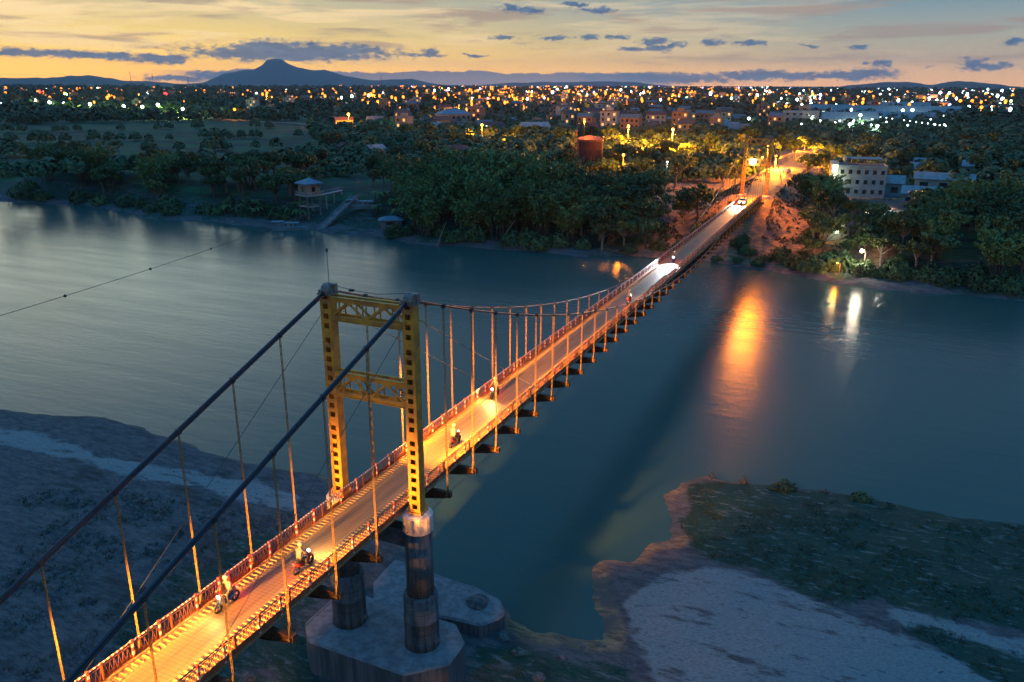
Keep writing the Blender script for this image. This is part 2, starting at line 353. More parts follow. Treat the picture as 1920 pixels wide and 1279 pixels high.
# ------------------------------------------------------------------ terrain
far_px = [(0, 378), (150, 385), (230, 400), (300, 412), (420, 418), (510, 425), (600, 432), (700, 442), (790, 460), (900, 463), (1000, 472), (1100, 478), (1230, 485), (1330, 492), (1430, 510), (1560, 530), (1700, 545), (1800, 555), (1920, 568)]
FS = [atz(u, v, 0) for u, v in far_px]
fsx = np.array([-6000, -900]+[p.x for p in FS]+[500, 6000]); fsy = np.array([400, 175]+[p.y for p in FS]+[120, 60])
near_px = [(0, 768), (100, 778), (200, 783), (290, 812), (400, 850), (500, 875), (600, 890), (700, 980), (815, 1072), (850, 1085), (900, 1100), (945, 1125), (960, 1165), (1000, 1185), (1080, 1195), (1130, 1200), (1135, 1180), (1110, 1120), (1108, 1060), (1125, 1050), (1190, 1052), (1225, 1020), (1265, 1012), (1255, 960), (1245, 930), (1285, 905), (1330, 893), (1345, 900), (1420, 905), (1540, 920), (1640, 930), (1700, 950), (1800, 970), (1920, 985)]
NP = [(-6000, -200), (-500, 5)]+[tuple(atz(u, v, 0))[:2] for u, v in near_px]+[(90, 46), (500, 40), (6000, -100), (6000, -6000), (-6000, -6000)]
def sdf(px, py, poly):
    poly = np.array(poly); n = len(poly); d = np.full(px.shape, 1e18); ins = np.zeros(px.shape, bool)
    for i in range(n):
        ax, ay = poly[i]; bx, by = poly[(i+1) % n]
        ex, ey = bx-ax, by-ay; t_ = np.clip(((px-ax)*ex+(py-ay)*ey)/(ex*ex+ey*ey+1e-9), 0, 1)
        d = np.minimum(d, (px-ax-t_*ex)**2+(py-ay-t_*ey)**2)
        c = ((ay > py) != (by > py)) & (px < (bx-ax)*(py-ay)/(by-ay+1e-12)+ax); ins ^= c
    return np.where(ins, 1, -1)*np.sqrt(d)
def vnoise(x, y, s, seed=0):
    x = x/s; y = y/s; xi = np.floor(x); yi = np.floor(y); fx = x-xi; fy = y-yi; fx = fx*fx*(3-2*fx); fy = fy*fy*(3-2*fy)
    h = lambda a, b_: np.modf(np.abs(np.sin(a*127.1+b_*311.7+seed*17.3)*43758.5453))[0]
    return (h(xi, yi)*(1-fx)+h(xi+1, yi)*fx)*(1-fy)+(h(xi, yi+1)*(1-fx)+h(xi+1, yi+1)*fx)*fy-.5
def sstep(a, b_, x): t_ = np.clip((x-a)/(b_-a), 0, 1); return t_*t_*(3-2*t_)
def hgt(x, y):
    x = np.asarray(x, float); y = np.asarray(y, float)
    dn = sdf(x, y, NP)+vnoise(x, y, 3, 1)*.8+vnoise(x, y, 1.2, 2)*.35
    df = y-np.interp(x, fsx, fsy)+vnoise(x, y, 12, 3)*5+vnoise(x, y, 4, 4)*2.5
    zn = np.where(dn > 0, .04+.7*(1-np.exp(-dn/4))+.9*sstep(4, 30, dn)*sstep(5, -20, x)+vnoise(x, y, 5, 5)*.25*sstep(0, 4, dn)+vnoise(x, y, 1.3, 6)*.14*sstep(0, 2, dn), -.5*(1-np.exp(dn/1.5))-2*(1-np.exp(dn/9.0)))
    zf = np.where(df > 0, .05+1.4*(1-np.exp(-df/3))+7.4*sstep(5, 30, df)+vnoise(x, y, 9, 7)*1.2*sstep(1, 8, df)+vnoise(x, y, 3, 8)*.4*sstep(1, 4, df), -2.5*(1-np.exp(df/5)))
    z = np.maximum(zn, zf)
    z = np.where((dn < 0) & (df < 0), np.maximum(zn, zf), z)
    emb = 13.15-.5*np.maximum(0, np.abs(x+0.5)-5.5)-np.maximum(0, 172-y)*.6-np.maximum(0, y-330)*.05+(vnoise(x, y, 6, 9)*1.2+vnoise(x, y, 2.4, 19)*.5)*sstep(4.5, 8, np.abs(x+.5))
    z = np.maximum(z, np.where(df > 3, emb, -9))
    return z
def hz(x, y): return float(hgt(np.array([x]), np.array([y]))[0])
def seg(a, b_, st_): return list(np.arange(a, b_, st_))
def grow(a, st_, k, lim):
    r = []; v = a
    while abs(v) < lim: st_ *= k; v += st_; r.append(v)
    return r
xs = sorted(grow(-260, -3, 1.12, 25500))+seg(-260, -75, 3.0)+seg(-75, 50, .55)+seg(50, 120, 3)+[120.]+grow(120, 3, 1.12, 25500)
ys = sorted(grow(-32, -1.5, 1.2, 2500))+seg(-32, 45, .55)+seg(45, 130, 6)+seg(130, 260, 1.6)+[260.]+grow(260, 3, 1.07, 26800)
xs = np.array(sorted(xs)); ys = np.array(sorted(ys))
X, Y = np.meshgrid(xs, ys); Zg = hgt(X.ravel(), Y.ravel()).reshape(X.shape)
nx, ny = len(xs), len(ys)
me = bpy.data.meshes.new('ground')
co = np.stack([X.ravel(), Y.ravel(), Zg.ravel()], 1)
idx = np.arange(nx*ny).reshape(ny, nx); q = np.stack([idx[:-1, :-1], idx[:-1, 1:], idx[1:, 1:], idx[1:, :-1]], -1).reshape(-1, 4)
me.vertices.add(nx*ny); me.vertices.foreach_set('co', co.ravel()); me.loops.add(q.size); me.loops.foreach_set('vertex_index', q.ravel())
me.polygons.add(len(q)); me.polygons.foreach_set('loop_start', np.arange(0, q.size, 4)); me.polygons.foreach_set('use_smooth', np.ones(len(q), bool)); me.update(); me.validate()
def poly_px(l, z=.8): return [tuple(atz(u, v, z))[:2] for u, v in l]
x_, y_ = X.ravel(), Y.ravel()
wob = vnoise(x_, y_, 4, 21)*2+vnoise(x_, y_, 1.4, 22)*.8
sandp = [poly_px([(1165, 1115), (1200, 1095), (1240, 1078), (1330, 1058), (1400, 1073), (1560, 1150), (1720, 1205), (1990, 1290), (1990, 1400), (1250, 1400), (1230, 1279), (1180, 1190)]),
         poly_px([(1635, 1132), (1700, 1140), (1800, 1165), (1990, 1215), (1990, 1270), (1800, 1200), (1700, 1180)]),
         poly_px([(-80, 775), (0, 792), (80, 812), (200, 850), (330, 875), (450, 895), (560, 925), (560, 955), (440, 930), (330, 900), (200, 885), (100, 860), (0, 835), (-80, 815)])]
R_ = np.zeros(len(x_))
for i_, P__ in enumerate(sandp): R_ = np.maximum(R_, sstep(-1.6, 1.6, sdf(x_, y_, P__)+wob*.9)*(1, .85, .95)[i_])
vegp = [poly_px([(1300, 905), (1420, 900), (1640, 925), (1990, 985), (1990, 1200), (1700, 1140), (1560, 1120), (1420, 1060), (1290, 1040), (1290, 960)]),
        poly_px([(1700, 1180), (1830, 1200), (1990, 1260), (1990, 1310), (1800, 1240)]),
        poly_px([(840, 1400), (860, 1200), (960, 1190), (1080, 1215), (1190, 1225), (1230, 1400)]),
        poly_px([(150, 1400), (200, 1180), (330, 1080), (470, 1010), (600, 960), (600, 1400)])]
G_ = np.zeros(len(x_))
for i_, P__ in enumerate(vegp): G_ = np.maximum(G_, sstep(-1.5, 1.5, sdf(x_, y_, P__)+wob)*(1 if i_ < 2 else .62))
dnn = sdf(x_, y_, NP)
B_ = sstep(2.8, .3, dnn+wob*.9)*(x_ > -4)*.85*np.clip(1.1+vnoise(x_, y_, 3.5, 41)*1.6, 0, 1)*np.where((y_ > 36) & (x_ > 19), .15, 1)+sstep(1.0, .2, dnn)*.6*(x_ <= -4)
B_ = np.where(y_ > 100, 0, B_)
dff = y_-np.interp(x_, fsx, fsy)
A_ = np.where(y_ > 100, 0.0, 1.0)
# bare banks and the earth embankment on the far side
farbank = (y_ > 100) & (dff < 16)
A_ = np.where(farbank, 1.0, A_)
G_ = np.where(farbank, np.clip(.75+wob*.35-sstep(6, 2, dff)*.45, 0, 1), G_)
embm = (y_ > 150) & (y_ < 420) & (np.abs(x_) < 34)
A_ = np.where(embm, 1.0, A_); R_ = np.where(embm, 0, R_); B_ = np.where(embm, .8, B_); G_ = np.where(embm, np.clip(np.maximum(sstep(12, 24, np.abs(x_))*.8, sstep(168, 158, y_))+wob*.35, 0, 1), G_)
ca = me.color_attributes.new('mask', 'FLOAT_COLOR', 'POINT')
ca.data.foreach_set('color', np.stack([R_, G_, np.clip(B_, 0, 1), A_], 1).ravel())
me.materials.append(M['ground'])
tag(linkobj('ground', me), kind='structure')
wm = MB(); wm.add([(-6500, -300, 0), (6500, -300, 0), (6500, 420, 0), (-6500, 420, 0)], [(0, 1, 2, 3)])
tag(wm.build('river', M['water']), kind='structure')

# approach road on the embankment
rm = MB(); rl = []
for i in range(34):
    y = 173+i*6; cx = -.5 if y < 260 else -.5+(y-260)**2*.0012
    rl.append((cx, y))
for i, (cx, y) in enumerate(rl):
    for sx_ in (-3.2, 3.2): rm.v.append((cx+sx_, y, hz(cx, y)+.12)); 
for i in range(len(rl)-1): rm.f.append((2*i, 2*i+1, 2*i+3, 2*i+2)); rm.mi.append(0)
M['asph'] = mat('dusty_road', (.16, .13, .10), .85, 0, .35, .6)
tag(rm.build('approach_road', M['asph']), kind='structure')

# mountains
def ridge(name, pts, D, depth, jag, seed):
    """pts: (heading pixel, crest height pixel) ; a long ridge of real depth at distance D"""
    us = np.linspace(pts[0][0], pts[-1][0], 160); vs = np.interp(us, [p[0] for p in pts], [p[1] for p in pts])
    mb = MB(); rows = 9
    for j in range(rows):
        f = j/(rows-1)
        for i, (u, v) in enumerate(zip(us, vs)):
            Dj = D-depth/2+depth*f; k = 1-abs(2*f-1)**1.3
            hh = max(0.0, tanel(u, v)*D+CAM.z)*k
            hh += jag*k*float(mnoise.fractal(Vector((u*.02+seed, j*.7, seed)), 1.0, 2.0, 4))
            p = atd(u, Dj); mb.v.append((p.x, p.y, max(-5, hh-5)))
    n = len(us)
    for j in range(rows-1):
        for i in range(n-1): mb.f.append((j*n+i, j*n+i+1, (j+1)*n+i+1, (j+1)*n+i)); mb.mi.append(0)
    return tag(mb.build(name, M['hill'], smooth=True), kind='structure')
ridge('mountain', [(330, 162), (385, 153), (420, 139), (450, 132), (480, 128), (495, 121), (504, 112), (518, 111), (532, 112), (542, 119), (560, 126), (590, 132), (610, 131), (650, 142), (700, 150), (770, 148), (820, 158), (900, 163)], 21000, 5000, 22, 3.1)
ridge('distant_hills', [(-260, 152), (-60, 150), (0, 147), (60, 145), (90, 147), (130, 141), (170, 141), (200, 147), (240, 152), (270, 151), (330, 156), (420, 158)], 17000, 4000, 30, 8.4)
ridge('low_hills', [(850, 164), (950, 155), (1090, 153), (1180, 152), (1220, 158), (1300, 163)], 24000, 4000, 20, 12.0)
ridge('right_hills', [(1480, 172), (1560, 164), (1600, 157), (1650, 153), (1700, 154), (1745, 159), (1800, 153), (1860, 156), (1920, 162), (2000, 158), (2200, 160)], 15000, 4000, 25, 5.7)
ridge('wooded_foothills', [(1500, 176), (1580, 167), (1640, 165), (1700, 168), (1800, 172), (1900, 170), (2100, 170), (2300, 168)], 8000, 2500, 14, 9.9)

# ------------------------------------------------------------------ suspension bridge
bridge = empty('suspension_bridge')
tag(bridge, 'long narrow suspension bridge with yellow steel towers crossing the river', 'bridge')
CW, RX, SPAN = 3.0, 2.05, 173.0
def off(y):
    if y < 0: return -.012*y
    yy = min(y, SPAN-y) if y > SPAN/2+30 else y
    return -.5*(1-math.cos(math.pi*min(y, 100)/100))/2
def dz(y): return 13.72+off(y)
def cz(y):
    if y < 0: return 28.03+.345*y
    if y > SPAN: return 28.1-.42*(y-SPAN)
    return 12.98+15.05*((y-SPAN/2)/(SPAN/2))**2
ystep = [i*2.0 for i in range(-25, 88)]
ystep = [-46+i*2.0 for i in range(int((SPAN+46)/2)+1)]
mb = MB()
for a, b_ in zip(ystep[:-1], ystep[1:]):
    za, zb = dz(a), dz(b_)
    mb.add([(-2.15, a, za-.14), (2.15, a, za-.14), (2.15, b_, zb-.14), (-2.15, b_, zb-.14), (-2.15, a, za), (2.15, a, za), (2.15, b_, zb), (-2.15, b_, zb)],
           [(0, 3, 2, 1), (4, 5, 6, 7), (0, 4, 7, 3), (1, 2, 6, 5)])
deck = mb.build('deck', M['deck'], bridge)
mb = MB(); y = -45.5
while y < SPAN:
    z = dz(y)
    mb.box(.75, 1.92, y, y+.09, z+.004, z+.05)
    if y < 100: mb.box(-1.92, -1.45, y, y+.09, z+.004, z+.04)
    y += .33 if y < 60 else .7
mb.build('deck_grating', M['slat'], bridge)
M['kerb'] = mat('kerb_paint', (.42, .26, .13), .6, 0, .4, 3)
for x in (-1.98, 1.93):
    mb = MB()
    for a, b_ in zip(ystep[:-1], ystep[1:]): mb.bar((x+.02, a, dz(a)+.06), (x+.02, b_, dz(b_)+.06), .09, .12)
    mb.build('kerb', M['kerb'], bridge)
mb = MB()
for x in (-1.55, -.5, .5, 1.55):
    for a, b_ in zip(ystep[:-1], ystep[1:]): mb.bar((x, a, dz(a)-.36), (x, b_, dz(b_)-.36), .14, .42)
mb.build('stringer_beams', M['dark_steel'], bridge)
bays = [-(4.77+i*4.06) for i in range(10, -1, -1)]+[0.0]+[4.077+i*4.0 for i in range(42)]+[SPAN]
hang = [y for y in bays if y not in (0.0, SPAN)]
# crossbeams: deep in the middle, tapering to the ends
bm_ = MB()
prof = [(-3.25, -.62, -.92), (-2.3, -.60, -1.15), (-1.3, -.60, -1.35), (1.3, -.60, -1.35), (2.3, -.60, -1.15), (3.25, -.62, -.92)]
for (w, hw) in ((0, .035),):
    for i in range(len(prof)-1):
        (xa, ta, ba), (xb, tb, bb) = prof[i], prof[i+1]
        bm_.add([(xa, -hw, ba), (xa, hw, ba), (xb, hw, bb), (xb, -hw, bb), (xa, -hw, ta), (xa, hw, ta), (xb, hw, tb), (xb, -hw, tb)], [(0, 1, 2, 3), (4, 7, 6, 5), (0, 3, 7, 4), (1, 5, 6, 2)])
        bm_.add([(xa, -.15, ba-.03), (xb, -.15, bb-.03), (xb, .15, bb-.03), (xa, .15, ba-.03), (xa, -.15, ba), (xb, -.15, bb), (xb, .15, bb), (xa, .15, ba)], [(0, 3, 2, 1), (4, 5, 6, 7), (0, 1, 5, 4), (2, 3, 7, 6)])
        bm_.add([(xa, -.15, ta), (xb, -.15, tb), (xb, .15, tb), (xa, .15, ta), (xa, -.15, ta+.03), (xb, -.15, tb+.03), (xb, .15, tb+.03), (xa, .15, ta+.03)], [(0, 3, 2, 1), (4, 5, 6, 7), (0, 1, 5, 4), (2, 3, 7, 6)])
for s_ in (-1, 1):
    x0, x1 = sorted((s_*3.25, s_*3.28)); bm_.box(x0, x1, -.17, .17, -.97, -.58)
me_beam = bm_.mesh('crossbeam', M['beam'])
for y in hang: linkobj('crossbeam', me_beam, bridge, (0, y, dz(y)))
# hangers: pair of rods with ties and a forked yoke at the foot
def hanger_mesh(L, yoke=True):
    h = MB()
    for dx in (-.045, .045): h.tube([(dx, 0, .45), (dx, 0, L)], .024, 5)
    k = .7
    while k < L: h.box(-.06, .06, -.03, .03, k, k+.07); k += .5
    for dy in (-1, 1): h.bar((0, dy*.16, -.05), (0, dy*.03, .62), .09, .06)
    h.box(-.10, .10, -.20, .20, -.10, .06); h.box(-.07, .07, -.07, .07, .5, .72)
    h.box(-.10, .10, -.12, .12, L-.16, L+.14, 1)
    return h.mesh('hanger', [M['rope'], M['dark_steel']])
hcache = {}
for y in hang:
    if y < -34: continue
    for s_ in (-1, 1):
        zb = dz(y)-.80; L = max(cz(y)-zb, .3)
        key = round(L, 2)
        if key not in hcache: hcache[key] = hanger_mesh(L)
        linkobj('hanger', hcache[key], bridge, (s_*CW, y, zb))
for s_ in (-1, 1):
    mb = MB()
    for o_ in (-.085, .085): mb.tube([(s_*CW, y, cz(y)+o_) for y in [-44+2*i for i in range(23)]], .085, 8)
    for i in range(43): mb.tube([(s_*CW, 4*i, cz(4*i)), (s_*CW, 4*i+4, cz(4*i+4))], .075, 7, cap=False)
    for o_ in (-.07, .07): mb.tube([(s_*CW, SPAN, cz(SPAN)+o_), (s_*CW*1.02, SPAN+38, cz(SPAN+38)+o_)], .08, 7)
    mb.build('main_cable', M['cable'], bridge, smooth=True)
for s_ in (-1, 1):
    for a_, b_ in (((s_*CW, .5, 26.8), (s_*CW, 24, dz(24)-.6)), ((s_*CW, -.5, 26.8), (s_*CW, -21.5, dz(-21)-.6)), ((s_*CW, SPAN-.5, 26.8), (s_*CW, SPAN-24, dz(24)-.6))):
        mb = MB(); mb.tube([a_, b_], .022, 4); mb.build('stay_wire', M['cable'], bridge)
    for x_w, z_w in ((2.9, .98), (2.6, 1.12)):
        mb = MB(); mb.tube([(s_*x_w, y, dz(y)-z_w) for y in [-40+6*i for i in range(36)]], .02, 4); mb.build('wind_wire', M['cable'], bridge)

# towers
def leg_mesh(z0, z1, flare):
    h = MB(); hx, hy = .40, .34; t_ = .03
    for s_ in (-1, 1):                                   # solid side plates
        x0, x1 = sorted((s_*hx, s_*(hx-t_))); h.box(x0, x1, -hy+.0, hy, z0, z1)
    for sy in (-1, 1):
        y0, y1 = sorted((sy*hy, sy*(hy-t_)))
        for s_ in (-1, 1): xa, xb = sorted((s_*(hx-t_), s_*.19)); h.box(xa, xb, y0+.003*sy, y1+.003*sy, z0, z1)
        k = z0; n = 0
        while k < z1-.5:
            big = (n % 9 == 8); h.box(-.19, .19, y0, y1, k, k+(.62 if big else .30)); k += .30+.34+(.32 if big else 0); n += 1
        h.box(-.19, .19, y0, y1, k, z1)
    h.box(-hx-.12, hx+.12, -hy-.14, hy+.14, z0-.02, z0+.06)
    for s_ in (-1, 1):
        for q_ in (-1, 1): h.bar((s_*hx, q_*(hy+.03), z0+.5), (s_*(hx+.1), q_*(hy+.12), z0+.05), .04, .1)
    return h
def truss_mesh(z0, z1):
    h = MB(); X0 = CW-.40
    for sy in (-1, 1):
        y = sy*.31
        for z in (z0+.17, z1-.17): h.box(-X0, X0, y-.05, y+.05, z-.17, z+.17)
        for z in (z0+.03, z1-.03): h.box(-X0, X0, y-.10, y+.10, z-.028, z+.028)
        n = 4; w = 2*X0/n; zl, zh = z0+.33, z1-.33
        for i in range(n):
            xa = -X0+i*w; xb = xa+w
            if i % 2 == 0: h.bar((xa+.05, y, zl), (xb-.05, y, zh), .09, .12)
            else: h.bar((xa+.05, y, zh), (xb-.05, y, zl), .09, .12)
            h.box(xa+w/2-.04, xa+w/2+.04, y-.035, y+.035, zl-.02, zh+.02)
        for i in range(n+1): xx = -X0+i*w; h.box(max(xx-.28, -X0), min(xx+.28, X0), y-.055, y+.055, zl-.12 if i % 2 == 0 else zh-.12, zl+.14 if i % 2 == 0 else zh+.1)
    for z in (z0+.1, z1-.1):
        k = -X0
        while k < X0-.3: h.bar((k, -.26, z), (k+.65, .26, z), .05, .07); h.bar((k+.65, .26, z), (k+1.3, -.26, z), .05, .07); k += 1.3
    return h
def sad_mesh():
    h = MB(); h.box(-.5, .5, -.46, .46, 0, .10); h.box(-.34, .34, -.5, .5, .10, .34)
    h.tube([(-.30, 0, .32), (.30, 0, .32)], .30, 10); h.box(-.42, .42, .12, .5, .1, .62); return h
me_leg = leg_mesh(13.75, 27.75, 0).mesh('tower_leg', M['yellow']); me_tt = truss_mesh(26.15, 27.72).mesh('tower_truss', M['yellow']); me_tm = truss_mesh(21.05, 22.75).mesh('tower_truss', M['yellow'])
me_sad = sad_mesh().mesh('cable_saddle', mat('saddle_steel', (.22, .17, .15), .6, 0, .4, 4))
cm_ = MB(); cm_.lathe([(.93, 7.6), (.93, 12.45)], n=28)
cm_.lathe([(1.24, 3.55), (1.19, 4.2), (1.19, 5.6), (1.22, 5.62), (1.22, 5.75), (1.18, 5.78), (1.18, 7.45), (1.10, 7.62), (.90, 7.63)], n=28)
me_col = cm_.mesh('pier_column', M['colm']); me_col.polygons.foreach_set('use_smooth', [True]*len(me_col.polygons))
cm_ = MB(); cm_.lathe([(.95, 12.4), (1.03, 12.45), (1.03, 13.55), (.99, 13.64), (.80, 13.72)], n=28); me_cap = cm_.mesh('column_cap', M['capw'])
for ty in (0.0, SPAN):
    for s_ in (-1, 1):
        linkobj('tower_leg', me_leg, bridge, (s_*CW, ty, 0)); linkobj('cable_saddle', me_sad, bridge, (s_*CW, ty, 27.75))
        c_ = linkobj('pier_column', me_col, bridge, (s_*CW, ty, 0)); linkobj('column_cap', me_cap, c_)
    linkobj('tower_truss', me_tt, bridge, (0, ty, 0)); linkobj('tower_truss', me_tm, bridge, (0, ty, 0))
    h = MB(); h.box(-2.1, 2.1, -.45, .45, 11.1, 12.35); h.build('pier_strut', M['concd'], bridge).location = (0, ty, 0)
    oc = [(-5.75, -1.7), (-4.2, -3.25), (3.6, -3.35), (5.75, -1.3), (5.75, 1.1), (4.2, 2.7), (-4.2, 2.9), (-5.75, 1.2)]
    h = MB(); h.prism(oc, -3, 3.55)
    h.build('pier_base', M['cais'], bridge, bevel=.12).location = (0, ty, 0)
    h = MB(); h.tube([(-CW, .1, 28.4), (-1.2, .1, 28.15), (.6, .1, 28.08), (CW, .1, 28.4)], .02, 4); h.box(-1.4, -1.1, .0, .2, 28.08, 28.22); h.build('beacon_wire', M['cable'], bridge).location = (0, ty, 0)
h = MB(); h.tube([(-3.0, .2, 28.3), (-3.0, .2, 30.4)], .022, 5); h.sphere((-3.0, .2, 30.45), .09); h.box(-3.05, -2.95, .12, .26, 30.45, 30.62)
h.build('lightning_rod', M['palebark'], bridge)

# railings
M['railmesh'] = mat('rail_infill', (.26, .085, .04), .6, 0, .3, 6)
def stripe_post(H):
    h = MB(); n = 6
    for i in range(n): h.box(-.055, .055, -.055, .055, -.12+(H+.12)*i/n, -.12+(H+.12)*(i+1)/n, i % 2)
    return h
me_sp = stripe_post(1.10).mesh('railing_post', [M['white'], M['redw']])
h = MB(); h.box(-.05, .05, -.05, .05, -.25, 1.06); me_rp = h.mesh('railing_post', M['rail'])
for s_ in (-1, 1):
    mb = MB(); x = s_*RX
    for a, b_ in zip(ystep[:-1], ystep[1:]):
        za, zb = dz(a), dz(b_)
        mb.bar((x, a, za+.10), (x, b_, zb+.10), .06, .07); mb.bar((x, a, za+.88), (x, b_, zb+.88), .045, .045)
        if s_ > 0: mb.bar((x, a, za+1.02), (x, b_, zb+1.02), .05, .05, 2)
        if a < 60:
            k = a
            while k < b_-.01:
                z = dz(k); mb.bar((x, k, z+.12), (x, k+.125, z+.86), .02, .025, 1); mb.bar((x, k+.125, z+.86), (x, k+.25, z+.12), .02, .025, 1); k += .25
        else:
            for k in (0, .5, 1, 1.5): mb.bar((x, a+k, dz(a+k)+.12), (x, a+k+.25, dz(a)+.86), .03, .03, 1); mb.bar((x, a+k+.25, dz(a)+.86), (x, a+k+.5, dz(a)+.12), .03, .03, 1)
        # solid toe board facing outwards
        mb.add([(x+s_*.05, a, za+.02), (x+s_*.05, b_, zb+.02), (x+s_*.05, b_, zb+.34), (x+s_*.05, a, za+.34)], [(0, 1, 2, 3)], 1)
        if s_ < 0:
            for k in range(8 if a < 40 else 4):
                w = 2/(8 if a < 40 else 4); mb.bar((x, a+k*w, za+1.02), (x, a+k*w+w*.55, za+1.02), .06, .06, 3); mb.bar((x, a+k*w+w*.55, za+1.02), (x, a+k*w+w, za+1.02), .06, .06, 0)
    rl_ = mb.build('railing', [M['rail'], M['railmesh'], M['dark_steel'], M['white']], bridge)
    n = 0; far = MB()
    for i in range(len(bays)-1):
        y0 = bays[i]; w = bays[i+1]-y0
        for f, me_, k_ in ((.12, me_sp, 0), (.30, me_rp, 1), (.72, me_sp, 0)):
            y = y0+w*f
            if y < -34: continue
            n += 1
            if n <= 100: linkobj('railing_post', me_, rl_, (x+s_*.02, y, dz(y)))
            else:
                for q_ in range(6): far.box(x-.055, x+.055, y-.055, y+.055, dz(y)-.12+1.22*q_/6, dz(y)-.12+1.22*(q_+1)/6, q_ % 2)
    tag(far.build('railing_posts', [M['white'], M['redw']], rl_), kind='stuff')

# concrete and sand apron behind the near pier
ap = [tuple(atz(u, v, 1.5))[:2] for u, v in ((700, 1090), (740, 1046), (812, 1072), (852, 1086), (900, 1102), (938, 1122), (948, 1150), (935, 1160), (900, 1172), (850, 1160), (790, 1150), (700, 1150))]
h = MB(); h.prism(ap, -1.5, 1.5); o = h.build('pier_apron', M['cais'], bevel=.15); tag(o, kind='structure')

# floodlights on the far tower
def plight(name, col, power, size, parent, loc=(0, 0, 0)):
    l = bpy.data.lights.new(name, 'POINT'); l.energy = power; l.color = col; l.shadow_soft_size = size
    o = bpy.data.objects.new(name, l); C.objects.link(o); o.parent = parent; o.location = loc; return o
def slight(name, col, power, size, ang, parent, loc, direc, blend=.6):
    l = bpy.data.lights.new(name, 'SPOT'); l.energy = power; l.color = col; l.shadow_soft_size = size; l.spot_size = rad(ang); l.spot_blend = blend
    o = bpy.data.objects.new(name, l); C.objects.link(o); o.parent = parent; o.location = loc; o.rotation_euler = Vector(direc).to_track_quat('-Z', 'Y').to_euler(); return o
def floodlight(loc, matn, R, lab, col, power, s=1.0):
    t = empty('floodlight', loc); tag(t, lab, 'floodlight')
    h = MB(); h.box(-.35*s, .35*s, 0, .25*s, -.25*s, .25*s); h.box(-.06, .06, .1, .3, -.6*s, -.2*s); h.build('housing', M['dark_steel'], t)
    h = MB(); h.sphere((0, -.12*s, 0), R, 12, 8, sc=(1, .6, 1)); h.build('lamp', M[matn], t)
    slight('lamp_light', col, power, 4.5, 152, t, (0, -.9, -.3), (0, -.55, -1), .8); return t
SOD = (1.0, .29, .015)
floodlight((-.9, SPAN-.9, 22.1), 'e_hot', .75, 'dazzling white floodlight on the far bridge tower', (1, .24, .008), 62000)
floodlight((1.3, SPAN-.6, 23.1), 'e_sodn', .32, 'small orange lamp beside the dazzling floodlight of the far tower', (1, .24, .008), 20000, .6)

# ------------------------------------------------------------------ street lamps
def lamp_post(base, H, glow, lab, R, power=0, col=SOD, arm=1.6, ang=0.0, group=None, name='street_lamp'):
    t = empty(name, base, ang); tag(t, lab, 'street lamp', group)
    h = MB(); h.tube([(0, 0, -.4), (0, 0, H)], [.14, .08], 7); h.tube([(0, 0, H), (arm*.5, 0, H+.35), (arm, 0, H+.4)], .05, 5); h.build('pole', M['palebark'], t)
    h = MB(); h.box(arm-.35, arm+.35, -.14, .14, H+.34, H+.48); h.build('lamp_head', M['dark_steel'], t)
    h = MB(); h.sphere((arm, 0, H+.2), R, 10, 6, sc=(1, 1, .9)); h.build('globe', M[glow], t)
    power *= 2.6
    if power: plight('lamp_light', col, power, .4 if power < 15000 else 1.3, t, (arm, 0, H-.1-R-(1.0 if power >= 15000 else 0)))
    return t
def lamp_at(u, v, H, glow, lab, power=0, col=SOD, D=None, R=None, ang=None, **k):
    # column u / height v of the lamp head fixes its distance from the standing height H above level ground (9 m)
    zh = 9.2+H
    if D is None: D = dist(u, v, zh)
    p = atd(u, D); z0 = hz(p.x, p.y)
    zh = CAM.z+tanel(u, v)*D
    H2 = max(3.0, zh-z0-.3)
    rr = R or max(.4, D*.0017)
    aim = atd(u, D)-CAM; dirx = math.atan2(-aim.y, -aim.x)
    return lamp_post((p.x, p.y, z0), H2, glow, lab, rr, power, col, .01 if ang is None else 1.6, ang or 0, **k)
WHT = (.8, 1.0, .85)
